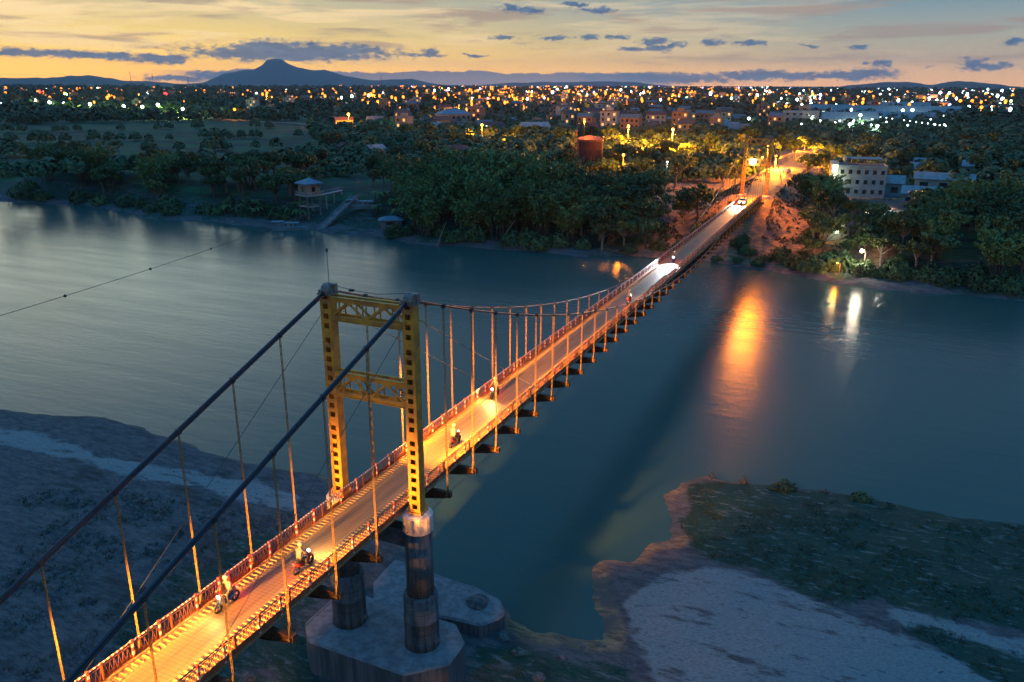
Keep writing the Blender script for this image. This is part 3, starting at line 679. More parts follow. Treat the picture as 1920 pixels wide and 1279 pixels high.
keyl = [
 (435, 205, 9, 'e_sod', 'orange street lamp beside the lit road on the left, nearest the river', 9000, SOD),
 (386, 175, 9, 'e_sod', 'large orange street lamp below the left shoulder of the mountain', 12000, SOD),
 (650, 214, 9, 'e_sodn', 'orange street lamp over the glowing roadside bushes left of the blue-roofed hall', 40000, SOD),
 (679, 188, 9, 'e_sod', 'left one of two orange street lamps above the roadside bushes', 12000, SOD),
 (707, 190, 9, 'e_sod', 'right one of two orange street lamps above the roadside bushes', 12000, SOD),
 (875, 204, 9, 'e_sod', 'orange street lamp behind the grey hall roof', 12000, SOD),
 (903, 234, 9, 'e_sodn', 'orange street lamp over the lit hedge by the blue-roofed house', 40000, SOD),
 (1182, 236, 12, 'e_sodn', 'tall orange street lamp left of the two over the dark grove', 120000, SOD),
 (1267, 242, 13, 'e_sodn', 'tallest orange street lamp above the grove beside the bridge head', 200000, SOD),
 (948, 163, 12, 'e_sod', 'orange lamp standing highest against the far cloud bank', 16000, SOD),
 (925, 184, 9, 'e_sod', 'large orange lamp at the heart of the orange-lit town', 20000, SOD),
 (1478, 199, 9, 'e_sod', 'orange street lamp left of the white-lit factory', 9000, SOD),
 (815, 201, 9, 'e_sod', 'orange street lamp left of the grey hall', 9000, SOD),
 (1640, 181, 9, 'e_sod', 'orange lamp above the middle of the factory', 9000, SOD),
 (1712, 200, 9, 'e_sod', 'orange lamp among the white factory lamps', 6000, SOD),
 (1770, 201, 9, 'e_sod', 'orange lamp just right of the factory', 6000, SOD),
 (1848, 201, 9, 'e_sod', 'left of the two orange lamps near the right edge', 6000, SOD),
 (1872, 201, 9, 'e_sod', 'right of the two orange lamps near the right edge', 6000, SOD),
 (1806, 189, 9, 'e_sod', 'orange lamp in the dark wood right of the factory', 6000, SOD),
 (78, 178, 9, 'e_sod', 'orange lamp beside the red one at the far left', 6000, SOD),
 (71, 172, 9, 'e_red', 'red lamp at the far left of the town', 0, SOD),
 (308, 176, 9, 'e_red', 'red lamp among the trees left of the mountain', 0, SOD),
 (120, 177, 9, 'e_grn', 'green lamp at the far left of the town', 0, SOD),
 (1570, 213, 9, 'e_wht', 'brightest white lamp over the left wing of the factory', 7000, WHT),
 (1621, 216, 9, 'e_wht', 'white yard lamp in the middle of the factory', 7000, WHT),
 (1603, 233, 7, 'e_wht', 'white yard lamp in front of the factory', 5000, WHT),
 (1656, 236, 7, 'e_wht', 'white yard lamp at the foot of the factory trees', 5000, WHT),
 (1700, 207, 9, 'e_wht', 'left of the two bright white lamps behind the factory', 7000, WHT),
 (1718, 206, 9, 'e_wht', 'right of the two bright white lamps behind the factory', 7000, WHT),
 (748, 226, 6, 'e_wht', 'white yard lamp left of the grey hall', 3000, WHT),
 (912, 238, 5, 'e_wht', 'white lamp in the yard behind the lit hedge', 2500, WHT),
 (1410, 222, 6, 'e_wht', 'single white lamp left of the factory', 2500, WHT),
]
for (u, v, H, g, lab, pw, col) in keyl: lamp_at(u, v, H, g, lab, pw, col)
for i, (u, v) in enumerate([(60, 188), (87, 192), (114, 194), (163, 195), (194, 198), (226, 199), (261, 200), (291, 196), (337, 204)]):
    lamp_at(u, v, 8, 'e_wht', 'white street lamp in the row along the yellow-lit field road', 60000 if i > 2 else 9000, (.75, 1.0, .25), group='white lamps along the field road')
# nearer lamps with given distance
lamp_at(1175, 290, 0, 'e_sodn', 'orange lamp on a pole in front of the orange-lit shrubs', 9000, SOD, D=262)
lamp_at(954, 257, 0, 'e_sodn', 'low orange lamp at the right end of the lit hedge', 12000, SOD, D=440, R=.5)
lamp_at(1452, 273, 0, 'e_sodn', 'orange street lamp beside the right leg of the far tower', 20000, SOD, D=262, R=.3)
lamp_at(1469, 292, 0, 'e_sodn', 'orange street lamp on the embankment road behind the far tower', 75000, SOD, D=290, R=.35)
lamp_at(1546, 293, 0, 'e_sodn', 'orange street lamp left of the lit kiosk', 32000, SOD, D=330, R=.4)
lamp_at(1500, 262, 0, 'e_sodn', 'orange street lamp deep along the approach road', 60000, SOD, D=390, R=.35)
lamp_at(1260, 303, 0, 'e_wht', 'small white lamp in front of the orange-lit tree', 900, (1, .9, 1), D=240, R=.25)
lamp_at(1036, 307, 0, 'e_wht', 'small white lamp in the dark grove left of the orange-lit shrubs', 300, (1, 1, .9), D=235, R=.22)
p = atd(1668, 186); lamp_post((p.x, p.y, hz(p.x, p.y)), 5.0, 'e_headw', 'white lamp facing the river at the sheds among the trees', .40, 900, (1, .85, .6), .8, math.pi)
p = atd(1620, 184); lamp_post((p.x, p.y, hz(p.x, p.y)), 2.5, 'e_sodn', 'small orange lamp left of the white one at the sheds', .22, 400, SOD, .6, math.pi)
# two unseen lamps added on the bridge approach to light deck and tower
lp = lamp_post((-2.9, -30, 12.6), 6.4, 'e_sodn', 'orange lamp added out of view on the near bridge approach', .25, 0, SOD, 1.5, 0)
slight('lamp_light', (1, .36, .03), 30000, .3, 60, lp, (1.5, .1, 6.1), (.17, 1.0, -.42), .7)
slight('far_throw_light', (1, .35, .03), 210000, .3, 32, lp, (1.5, .3, 6.1), (.06, 1.0, -.22), .8)
lp = lamp_post((2.9, -33, 12.7), 6.4, 'e_sodn', 'orange lamp added out of view by the right-hand railing of the near approach', .25, 0, SOD, 1.5, math.pi)  # second added lamp, out of view, for more orange light on the side span
slight('lamp_light', (1, .36, .03), 30000, .3, 56, lp, (1.5, -.1, 6.1), (.1, -1.0, -.42), .7)
fl = floodlight((-.4, .9, 20.9), 'e_sodn', .14, 'small orange floodlight added under the middle truss of the near tower', SOD, 0, .5)  # floodlight added to throw orange light along the main-span deck
fl.rotation_euler = (0, 0, math.pi)
slight('deck_light', (1, .35, .03), 90000, .25, 74, fl, (0, -.6, -.3), (0, -1.0, -.48), .8)
slight('far_throw_light', (1, .26, .02), 260000, .25, 20, fl, (0, -.7, -.3), (0, -1.0, -.165), .9)

# distant town lamps : 230 individual, smaller ones as one mass
GL = {}
for g in ('e_sod', 'e_wht', 'e_blu', 'e_grn'):
    h = MB(); h.tube([(0, 0, -8), (0, 0, 0)], .12, 4, 1); h.sphere((0, 0, .2), 1.0, 8, 5, 0, (1, 1, 1.5)); GL[g] = h
def town_u():
    r = rnd.random()
    if r < .50: return rnd.gauss(1000, 190)
    if r < .66: return rnd.gauss(1330, 110)
    if r < .90: return rnd.uniform(1400, 1920)
    return rnd.uniform(-20, 640)
lampm = {}
items = []
for i in range(860):
    u = town_u()
    v = 160+abs(rnd.gauss(0, 1))*15+rnd.random()*4
    if u < 600: v = 165+abs(rnd.gauss(0, 1))*10
    if u > 1500: v = 168+abs(rnd.gauss(0, 1))*17
    if v > 212 or (430 < u < 620 and v > 185): continue
    D = min(dist(u, v, 17.5), 7500)
    g = rnd.choices(['e_sod', 'e_wht', 'e_blu', 'e_grn'], [.88, .08, .03, .01] if u < 1400 else [.42, .52, .03, .03])[0]
    items.append((D, u, g, rnd.uniform(.45, 1.0)))
items.sort()
big = MB(); big_m = {'e_sod': 0, 'e_wht': 1, 'e_blu': 2, 'e_grn': 3}
for i, (D, u, g, s_) in enumerate(items):
    R = max(.5, D*.0016*s_); p = atd(u, D); z = hz(p.x, p.y)+rnd.uniform(6.5, 12)
    if i < 250:
        key = (g, round(R, 1))
        if key not in lampm:
            h = MB(); h.tube([(0, 0, -8), (0, 0, -.5*R)], .13, 4, 1); h.sphere((0, 0, 0), R, 8, 5, 0, (1, 1, 1.4)); lampm[key] = h.mesh('street_lamp', [M[g], M['palebark']])
        o = linkobj('street_lamp', lampm[key], None, (p.x, p.y, z))
        cn_ = {'e_sod': 'orange', 'e_wht': 'white', 'e_blu': 'violet', 'e_grn': 'green'}[g]
        tag(o, 'distant '+cn_+' street lamp among the houses of the town', 'street lamp', cn_+' lamps in the distant town')
        if i % 4 == 0 and D > 700: plight('lamp_light', {'e_sod': SOD, 'e_wht': (.8, .95, 1)}.get(g, SOD), 60000+D*60, 1.0, o, (0, 0, -R*2.2))
    else: big.sphere((p.x, p.y, z), R, 6, 4, big_m[g], (1, 1, 1.5))
tag(big.build('town_lights', [M['e_sod'], M['e_wht'], M['e_blu'], M['e_grn']]), 'countless tiny lights of the town below the horizon', 'town lights', kind='stuff')

# ------------------------------------------------------------------ vegetation
def rdir(r): 
    z = r.uniform(-1, 1); a = r.uniform(0, 6.283); k = math.sqrt(1-z*z); return Vector((k*math.cos(a), k*math.sin(a), z))
def leafquad(mb, p, n, s, r, asp=1.7, mi=0):
    n = n.normalized(); a = n.orthogonal().normalized(); a.rotate(Matrix.Rotation(r.uniform(0, 6.28), 3, n)); b_ = n.cross(a)
    a = a*s*asp*.5; b_ = b_*s*.5
    mb.add([p-a, p-b_*.9+a*.1, p+a, p+b_*.9-a*.1], [(0, 1, 2, 3)], mi)
def broad_tree(seed, H, R, ncl, nl, ls, flat=.75):
    r = random.Random(seed); tr = MB(); cr = MB()
    th = H*.38; lean = Vector((r.uniform(-.1, .1), r.uniform(-.1, .1), 0))*H
    tr.tube([(0, 0, -.6), lean*.3+Vector((0, 0, th*.5)), lean*.6+Vector((0, 0, th)), lean+Vector((0, 0, H*.7))], [H*.035, H*.028, H*.022, H*.008], 7)
    c0 = lean*.8+Vector((0, 0, H*.66))
    for i in range(ncl):
        d = rdir(r); d.z = abs(d.z)*.9-.25 if r.random() < .75 else d.z*.6
        k = r.uniform(.45, 1.0); c = c0+Vector((d.x*R*k, d.y*R*k, d.z*H*.36*k*flat/.75))
        if i < 9: tr.tube([lean*.6+Vector((0, 0, th*r.uniform(.75, 1.05))), (lean*.6+Vector((0, 0, th))+c)/2+Vector((0, 0, -.3)), c], [H*.014, H*.009, .03], 5)
        cs = R*r.uniform(.22, .40)
        for j in range(nl):
            q_ = rdir(r); q_.z *= .7; leafquad(cr, c+q_*cs*r.uniform(.5, 1.0), (q_+rdir(r)*.8), ls*r.uniform(.7, 1.3), r, 1.4)
    return tr, cr
def bamboo(seed, H, R, nc, nl, ls):
    r = random.Random(seed); tr = MB(); cr = MB()
    for i in range(nc):
        a = r.uniform(0, 6.28); h = H*r.uniform(.65, 1.05); o = Vector((math.cos(a), math.sin(a), 0)); b0 = o*r.uniform(0, R*.35)
        rr = R*r.uniform(.35, 1.0); pts = []
        for k in range(6):
            f = k/5; pts.append(b0+o*rr*f**2.2+Vector((0, 0, h*(f-.20*f**4)-.5)))
        if i % 2 == 0: tr.tube(pts, [.09, .08, .07, .05, .04, .02], 4)
        for j in range(nl):
            f = r.uniform(.28, 1)**.8; k = min(int(f*5), 4); p_ = pts[k].lerp(pts[k+1], f*5-k)
            w = .35+1.5*math.sin(min(f*1.1, 1)*math.pi)**.7; q_ = rdir(r)*w*r.uniform(.3, 1); q_.z *= .8
            leafquad(cr, p_+q_, rdir(r)+Vector((0, 0, .3)), ls*r.uniform(.6, 1.3), r, 2.4)
    return tr, cr
def banana(seed, H):
    r = random.Random(seed); tr = MB(); cr = MB()
    for s_ in range(4):
        b0 = Vector((r.uniform(-1.2, 1.2), r.uniform(-1.2, 1.2), 0)); h = H*r.uniform(.5, .7)
        tr.tube([b0-Vector((0, 0, .3)), b0+Vector((0, 0, h))], [.16, .1], 5)
        for k in range(8):
            a = r.uniform(0, 6.28); o = Vector((math.cos(a), math.sin(a), 0)); L = r.uniform(1.5, 2.4); pr = None; sdv = Vector((-o.y, o.x, 0))
            for j in range(4):
                f = j/3; c = b0+Vector((0, 0, h))+o*L*f*.8+Vector((0, 0, L*(.75*f-1.0*f*f))); w = .34*math.sin(math.pi*(.12+.8*f))
                if pr: cr.add([pr[0]-sdv*pr[1], pr[0]+sdv*pr[1], c+sdv*w, c-sdv*w], [(0, 1, 2, 3)])
                pr = (c, w)
    return tr, cr
def shrub(seed, H, R, n, ls):
    r = random.Random(seed); tr = MB(); cr = MB()
    for i in range(6):
        d = rdir(r); tr.tube([(0, 0, -.3), (d.x*R*.6, d.y*R*.6, H*.6)], [.06, .02], 4)
    for i in range(n):
        d = rdir(r); d.z = abs(d.z); k = r.uniform(.5, 1)**.5*(1+.25*math.sin(d.x*5+seed)*math.cos(d.y*4)); leafquad(cr, Vector((d.x*R*k, d.y*R*k, d.z*H*k)), d+rdir(r)*.7, ls*r.uniform(.7, 1.3), r, 1.6)
    return tr, cr
VAR = {}
def reg(key, gen, leaf, bark='bark'):
    tr, cr = gen; VAR.setdefault(key, []).append((tr.mesh('trunk', M[bark]), cr.mesh('crown', M[leaf])))
for s_ in range(4): reg('broad', broad_tree(s_+10, 10, 4.3, 30, 62, .50), 'leaf_d')
for s_ in range(3): reg('olive', broad_tree(s_+40, 10, 4.0, 26, 60, .46, .6), 'leaf_o', 'palebark')
for s_ in range(3): reg('airy', broad_tree(s_+50, 10, 4.6, 18, 46, .42, .6), 'leaf_o', 'palebark')
for s_ in range(4): reg('bamboo', bamboo(s_+70, 14, 6.0, 34, 58, .42), 'leaf_b')
for s_ in range(2): reg('banana', banana(s_+90, 4.0), 'leaf_n', 'bark')
for s_ in range(3): reg('shrub', shrub(s_+95, 2.4, 2.4, 520, .36), 'leaf_d')
for s_ in range(3): reg('midtree', broad_tree(s_+30, 10, 4.4, 22, 44, .62), 'leaf_d')
NM = {'broad': 'broadleaf_tree', 'olive': 'broadleaf_tree', 'airy': 'open_crowned_tree', 'bamboo': 'bamboo_clump', 'banana': 'banana_plant', 'shrub': 'shrub', 'midtree': 'broadleaf_tree'}
CT = {'bamboo': 'bamboo', 'banana': 'banana plant', 'shrub': 'shrub'}
ntree = 0
def plant(key, x, y, s, label, group, z=None):
    global ntree; ntree += 1
    tr, cr = rnd.choice(VAR[key]); z = hz(x, y) if z is None else z
    if z < .15: return None
    e = empty(NM[key], (x, y, z-.1), rnd.uniform(0, 6.28)); e.scale = (s*rnd.uniform(.9, 1.1), s*rnd.uniform(.9, 1.1), s*rnd.uniform(.9, 1.1))
    linkobj('trunk' if key not in ('bamboo',) else 'culms', tr, e); linkobj('crown', cr, e)
    tag(e, label, CT.get(key, 'tree'), group); return e
def shore(u): 
    d = ray(u, 300); d.z = 0; d.normalize()
    lo, hi_ = 100., 500.
    for _ in range(30):
        m = (lo+hi_)/2; p_ = CAM+d*m
        if p_.y > np.interp(p_.x, fsx, fsy): hi_ = m
        else: lo = m
    return hi_, d
def at_shore(u, off_):
    D, d = shore(u); p_ = CAM+d*(D+off_); return p_.x, p_.y
taken = []
def free(x, y, r):
    for a, b_, c in taken:
        if (a-x)**2+(b_-y)**2 < (r+c)**2*.25: return False
    taken.append((x, y, r)); return True
def belt(n, u0, u1, o0, o1, key, s0, s1, label, group, avoid=()):
    k = 0; tries = 0
    while k < n and tries < n*30:
        tries += 1; u = rnd.uniform(u0, u1); o_ = rnd.uniform(o0, o1); x, y = at_shore(u, o_); s = rnd.uniform(s0, s1)
        if abs(x) < 9 and y > 138: continue
        if any(a < u < b_ and c < o_ < d for a, b_, c, d in avoid): continue
        if 1555 < u < 1730 and o_ > 26: continue
        if not free(x, y, (4.2 if key != 'shrub' else 2.2)*s): continue
        kk = rnd.choice(key) if isinstance(key, (list, tuple)) else key
        if plant(kk, x, y, s, label, group): k += 1
belt(46, 60, 570, 16, 48, ('broad', 'broad', 'olive', 'bamboo'), .85, 1.25, 'dark riverside tree in the belt left of the stilted hut', 'riverside trees left of the stilted hut')
belt(24, 0, 560, 5, 16, 'shrub', .9, 1.7, 'low shrub on the bank left of the stilted hut', 'bank shrubs left of the stilted hut')
belt(14, 380, 560, 6, 15, 'banana', .9, 1.3, 'banana plant on the bank beside the stilted hut', 'banana plants beside the stilted hut')
belt(7, 690, 760, 16, 24, 'banana', .9, 1.4, 'banana plant behind the beached boat', 'banana plants behind the beached boat')
belt(36, 745, 1075, 5, 34, 'bamboo', .95, 1.3, 'tall feathery bamboo at the water in the middle of the far bank', 'bamboo thicket in the middle of the far bank')
belt(14, 730, 1100, 1.5, 6, 'shrub', .9, 1.5, 'overhanging shrub at the foot of the bamboo thicket', 'shrubs at the foot of the bamboo')
belt(20, 1060, 1225, 5, 32, ('broad', 'olive'), .9, 1.25, 'dark tree on the far bank between the bamboo and the bridge', 'dark trees between the bamboo and the bridge')
belt(4, 1090, 1180, 2, 8, 'airy', .9, 1.1, 'tree with forked bare trunk leaning over the water', 'leaning trees left of the bridge')
belt(60, 1532, 1960, 9, 62, ('broad', 'broad', 'olive', 'bamboo'), .65, 1.05, 'dark tree in the dense grove right of the bridge head', 'dense grove right of the bridge head', avoid=((1572, 1628, 0, 16),))
belt(26, 1500, 1960, 4, 12, 'shrub', .8, 1.5, 'low shrub on the bank right of the bridge', 'bank shrubs right of the bridge')
for i, u in enumerate((1634, 1650, 1668, 1690, 1712, 1735, 1585, 1612)):
    x, y = at_shore(u, 14+3*(i % 3)); plant('shrub' if i > 5 else 'broad', x, y, (.55+.12*(i % 3)) if i <= 5 else .8, 'tree screening the lit sheds from the river', 'trees before the lit sheds')
k = 0
while k < 46:
    x = rnd.choice((-1, 1))*rnd.uniform(4.5, 30) if k > 8 else rnd.uniform(-5, 5); y = rnd.uniform(146, 164) if k < 34 else rnd.uniform(165, 215)
    if abs(x) < 8 and y > 160: continue
    if hz(x, y) > 9.5 and k <= 8: continue
    if k >= 34 and abs(x) < 14: continue
    s_ = rnd.uniform(.45, 1.0)
    if plant('shrub', x, y, s_, 'dark bush on the slope between the far tower and the water', 'bushes on the slope below the far tower'): k += 1
def spot(key, u, v, s, label, group=None, z=9.0):
    p_ = atz(u, v, z); 
    for _ in range(4): p_ = atz(u, v, hz(p_.x, p_.y))
    return plant(key, p_.x, p_.y, s, label, group)
spot('broad', 1310, 402, 1.05, 'round tree lit bright orange left of the far tower'); taken.append((-25, 172, 6))
spot('olive', 1282, 400, .75, 'smaller tree lit orange beside the round one left of the far tower')
spot('olive', 1355, 352, .8, 'pale tree lit by the white floodlight left of the far tower')
spot('airy', 1378, 350, .85, 'pale yellow tree lit by the floodlight next to the far tower leg')
spot('airy', 1528, 425, .95, 'open tree lit orange below the embankment right of the bridge')
spot('airy', 1560, 418, .9, 'half-lit open tree between the embankment and the lit shed')
spot('broad', 1512, 335, .9, 'dark round tree beside the approach road left of the kiosk')
spot('broad', 1535, 330, .85, 'dark round tree just left of the lit kiosk')
spot('banana', 1565, 445, 1.3, 'banana plant below the lit shed right of the bridge')
for (u, v) in ((1060, 335), (1085, 350), (1110, 345), (1135, 345), (1152, 330), (1178, 352), (1200, 340), (1228, 350), (1245, 365), (1265, 352), (1290, 335), (1120, 372), (1160, 385), (1205, 385), (1310, 325), (1340, 315), (1215, 318), (1180, 315), (1250, 310), (1285, 300), (1330, 290), (1365, 300), (1395, 290), (1070, 312), (1140, 308)):
    spot(rnd.choice(('broad', 'olive')), u, v, rnd.uniform(.75, 1.15), 'tree in the lamp-lit grove behind the bamboo', 'lamp-lit grove left of the far tower')
for (u, v) in ((1490, 300), (1508, 285), (1480, 272), (1525, 300), (1465, 262), (1745, 345), (1730, 322), (1500, 385), (1420, 252), (1400, 262)):
    spot('broad', u, v, rnd.uniform(.7, 1.0), 'dark tree by the houses beyond the bridge head', 'trees among the houses right of the bridge head')
for (u, v, n) in ((700, 320, 1), (720, 345, 1), (700, 352, 1), (610, 330, 0), (590, 345, 0), (640, 322, 0), (560, 330, 0), (740, 300, 0), (780, 292, 0)):
    spot('broad' if n else 'midtree', u, v, rnd.uniform(.55, .85), 'round dark tree in the clearing above the concrete ramp', 'trees in the clearing above the ramp')
# middle distance, one by one up to the individual limit
nmid = 0
while nmid < 95:
    u = rnd.uniform(-10, 1935); D = rnd.uniform(290, 520)
    if u < 560 and not (abs(D-330) < 14 or (abs(D-430) < 8 and rnd.random() < .3)): continue
    p_ = atd(u, D)
    if abs(p_.x) < 12 or not free(p_.x, p_.y, 5): continue
    if plant('midtree', p_.x, p_.y, rnd.uniform(.6, 1.05), 'dark tree standing on the plain between the riverbank and the town', 'scattered trees on the plain before the town'): nmid += 1
# the woods farther off: one mass
def woods(name, n, D0, D1, nq, R0, label, urange=(-40, 1960), pw=1.0, cond=None):
    r = random.Random(n); V = np.zeros((n*nq*4, 3)); k = 0
    for i in range(n):
        u = r.uniform(*urange); D = D0+(D1-D0)*r.random()**pw
        if cond and not cond(u, D, r): continue
        p_ = atd(u, D); R = R0*r.uniform(.7, 1.4)*(1+max(0, D-1200)/2600); z = 9.0
        if abs(p_.x) < 12 and p_.y < 400: continue
        for j in range(nq):
            d = rdir(r); d.z = abs(d.z)*1.25; c = p_+Vector((d.x*R, d.y*R, z+R*.35+d.z*R)); s = R*r.uniform(.14, .27)*(1 if D < 900 else 1.7)
            n_ = (d+rdir(r)*.6).normalized(); a = n_.orthogonal().normalized()*s; b_ = n_.cross(a)
            V[k*4] = c-a-b_*.4; V[k*4+1] = c+a*.5-b_; V[k*4+2] = c+a+b_*.5; V[k*4+3] = c-a*.4+b_; k += 1
    V = V[:k*4]; me_ = bpy.data.meshes.new(name); me_.vertices.add(k*4); me_.vertices.foreach_set('co', V.ravel()); me_.loops.add(k*4); me_.loops.foreach_set('vertex_index', np.arange(k*4))
    me_.polygons.add(k); me_.polygons.foreach_set('loop_start', np.arange(0, k*4, 4)); me_.update(); me_.materials.append(M['leaf_w'])
    tag(linkobj(name, me_), label, 'woods', kind='stuff')
M['leaf_w'] = leafmat('woods_leaves', (.032, .070, .034), (.06, .10, .04), (.024, .055, .03))
woods('woodland', 2500, 285, 800, 110, 3.3, 'dark woodland and hedges spread over the plain behind the riverbank', cond=lambda u, D, r: u > 575 or ((abs(D-330) < 10 or abs(D-375) < 4 or abs(D-430) < 7 or abs(D-520) < 6 or abs(D-640) < 7) and r.random() < .75) or D > 770)
woods('distant_woods', 4600, 760, 5200, 26, 5.0, 'dark woods between the houses of the distant town', pw=1.7)
# roadside bushes glowing under the lamps
def bushrow(name, u0, v0, u1, v1, n, lab):
    mb = MB(); r = random.Random(n)
    for i in range(n):
        f = (i+r.random())/n; D = dist(u0+(u1-u0)*f, v0+(v1-v0)*f, 9); p_ = atd(u0+(u1-u0)*f, D)
        R = r.uniform(.9, 2.0)
        for j in range(46):
            d = rdir(r); d.z = abs(d.z); leafquad(mb, p_+Vector((d.x*R*1.3, d.y*R, 9+d.z*R*1.2)), d+rdir(r)*.5, .8, r, 1.3)
    tag(mb.build(name, M['leaf_o']), lab, 'hedge')
bushrow('hedge', 600, 237, 700, 242, 26, 'row of bushes under the orange lamp left of the grey hall')
bushrow('hedge', 800, 256, 940, 264, 36, 'lit hedge in front of the blue-roofed house')
bushrow('hedge', 200, 217, 285, 219, 22, 'bushes glowing yellow green along the field road')
# road glowing through the fields
fr = MB(); pts = []
for (u, v) in ((180, 214), (280, 219), (380, 223), (470, 227), (560, 233), (640, 242), (720, 248), (800, 250), (880, 262), (950, 268)):
    D = dist(u, v, 9); pts.append(atd(u, D, 9.35))
for i, p_ in enumerate(pts):
    d = (pts[min(i+1, len(pts)-1)]-pts[max(i-1, 0)]).normalized(); n_ = Vector((-d.y, d.x, 0))*4.5
    a, b_ = p_-n_, p_+n_; fr.v += [(a.x, a.y, hz(a.x, a.y)+.3), (b_.x, b_.y, hz(b_.x, b_.y)+.3)]
    if i: k = 2*i; fr.f.append((k-2, k-1, k+1, k)); fr.mi.append(0)
tag(fr.build('field_road', M['asph']), kind='structure')

# grass on the near banks: stuff
def grass(name, polys, n, h0, mname, lab, seed):
    r = random.Random(seed); mb = MB(); k = 0; bb = np.array([q for P__ in polys for q in P__]); 
    X_ = np.array([r.uniform(max(bb[:, 0].min(), -45), min(bb[:, 0].max(), 62)) for _ in range(n*4)]); Y_ = np.array([r.uniform(max(bb[:, 1].min(), -22), bb[:, 1].max()) for _ in range(n*4)]); up = bb[:, 1].min() > 100
    ins = np.max([sdf(X_, Y_, P__) for P__ in polys], 0)+vnoise(X_, Y_, 4, 21)*3; ok = (ins > 0) & (vnoise(X_, Y_, 2.2, 33)+vnoise(X_, Y_, .9, 34)*.7 > .02) & ((sdf(X_, Y_, NP) > .7) | up) & ((np.abs(X_) > 4.5) | (not up))
    X_, Y_ = X_[ok][:n], Y_[ok][:n]; Z_ = hgt(X_, Y_)
    for x, y, z in zip(X_, Y_, Z_):
        if -6.2 < x < 6.2 and -3.6 < y < 3.2: continue
        for q_ in range(7):
            a = r.uniform(0, 6.28); L = h0*r.uniform(.5, 1.3); o = Vector((math.cos(a), math.sin(a), 0)); b0 = Vector((x, y, z-.03))+o*r.uniform(0, .25); sd_ = Vector((-o.y, o.x, 0))*(.10 if up else .035)
            mb.add([b0-sd_, b0+sd_, b0+o*L*.5+Vector((0, 0, L))], [(0, 1, 2)])
    tag(mb.build(name, M[mname]), lab, 'grass', kind='stuff')
M['grass'] = leafmat('bank_grass', (.03, .06, .025), (.08, .09, .05), (.02, .04, .02))
grass('grass', vegp[:3], 5200, .17, 'grass', 'dark grass covering the sandbar to the right of the bridge', 5)
grass('dry_grass', [vegp[3], poly_px([(0, 900), (600, 960), (600, 1400), (-100, 1400)])], 2600, .2, 'grass', 'sparse dry grass on the bank under the side span', 6)
grass('slope_grass', [[(-34, 158), (34, 158), (34, 215), (-34, 215)]], 4200, .55, 'grass', 'rough grass tufts on the earth slopes round the far tower', 8)
# stones scattered round the pier
M['rock'] = mat('river_stone', (.12, .115, .12), .9, 0, 0, 2, (.05, .05, .055), .5, 4)
def rock(seed, r_):
    bm = bmesh.new(); bmesh.ops.create_icosphere(bm, subdivisions=2, radius=r_)
    for v in bm.verts:
        k = 1+.35*mnoise.noise(v.co/r_*1.3+Vector((seed, 0, 0)))+.15*mnoise.noise(v.co/r_*3+Vector((seed, 5, 0))); v.co *= k; v.co.z *= .65
    me_ = bpy.data.meshes.new('rock'); bm.to_mesh(me_); bm.free(); me_.materials.append(M['rock']); return me_
RK = [rock(i*3.7, 1.0) for i in range(4)]
k = 0
while k < 42:
    x, y = rnd.uniform(-8, 14), rnd.uniform(-9, 12)
    if (abs(x) < 6.4 and -4 < y < 3.4) or float(sdf(np.array([x]), np.array([y]), NP)[0]) < .4 or sdf(np.array([x]), np.array([y]), ap)[0] > -.3: continue
    s_ = rnd.uniform(.15, .55); o = linkobj('rock', RK[k % 4], None, (x, y, hz(x, y)+.05*s_)); o.scale = (s_, s_*rnd.uniform(.7, 1.3), s_); o.rotation_euler = (0, 0, rnd.uniform(0, 6)); k += 1
    tag(o, 'grey stone lying on the shore round the near pier', 'rock', 'stones round the near pier')
o = linkobj('rock', RK[0], None, tuple(atz(896, 1130, 1.6))); o.scale = (.95, .8, .7); tag(o, 'dark lump of rock on the flat concrete apron behind the pier', 'rock')
o = linkobj('boulder', RK[2], None, (9.5, 205, hz(9.5, 205)+.8)); o.scale = (3.0, 2.5, 2.6); tag(o, 'pale boulder on the embankment right of the far tower', 'boulder')
mb = MB(); r = random.Random(77); n_ = 0
while n_ < 420:
    x, y = r.uniform(-42, 46), r.uniform(-18, 40); d_ = float(sdf(np.array([x]), np.array([y]), NP)[0])
    if d_ < .3 or (abs(x) < 6.4 and -4 < y < 3.4): continue
    z = hz(x, y); a = r.uniform(-.5, .9); L = r.uniform(.1, .55); n_ += 1
    mb.tube([(x, y, z+.02), (x+math.cos(a)*L*.5, y+math.sin(a)*L*.5, z+.05), (x+math.cos(a)*L, y+math.sin(a)*L, z+.03)], [.03, .035, .012], 4)
tag(mb.build('driftwood_litter', M['bark']), 'dark twigs and driftwood strewn over the sand near the pier', 'driftwood', kind='stuff')
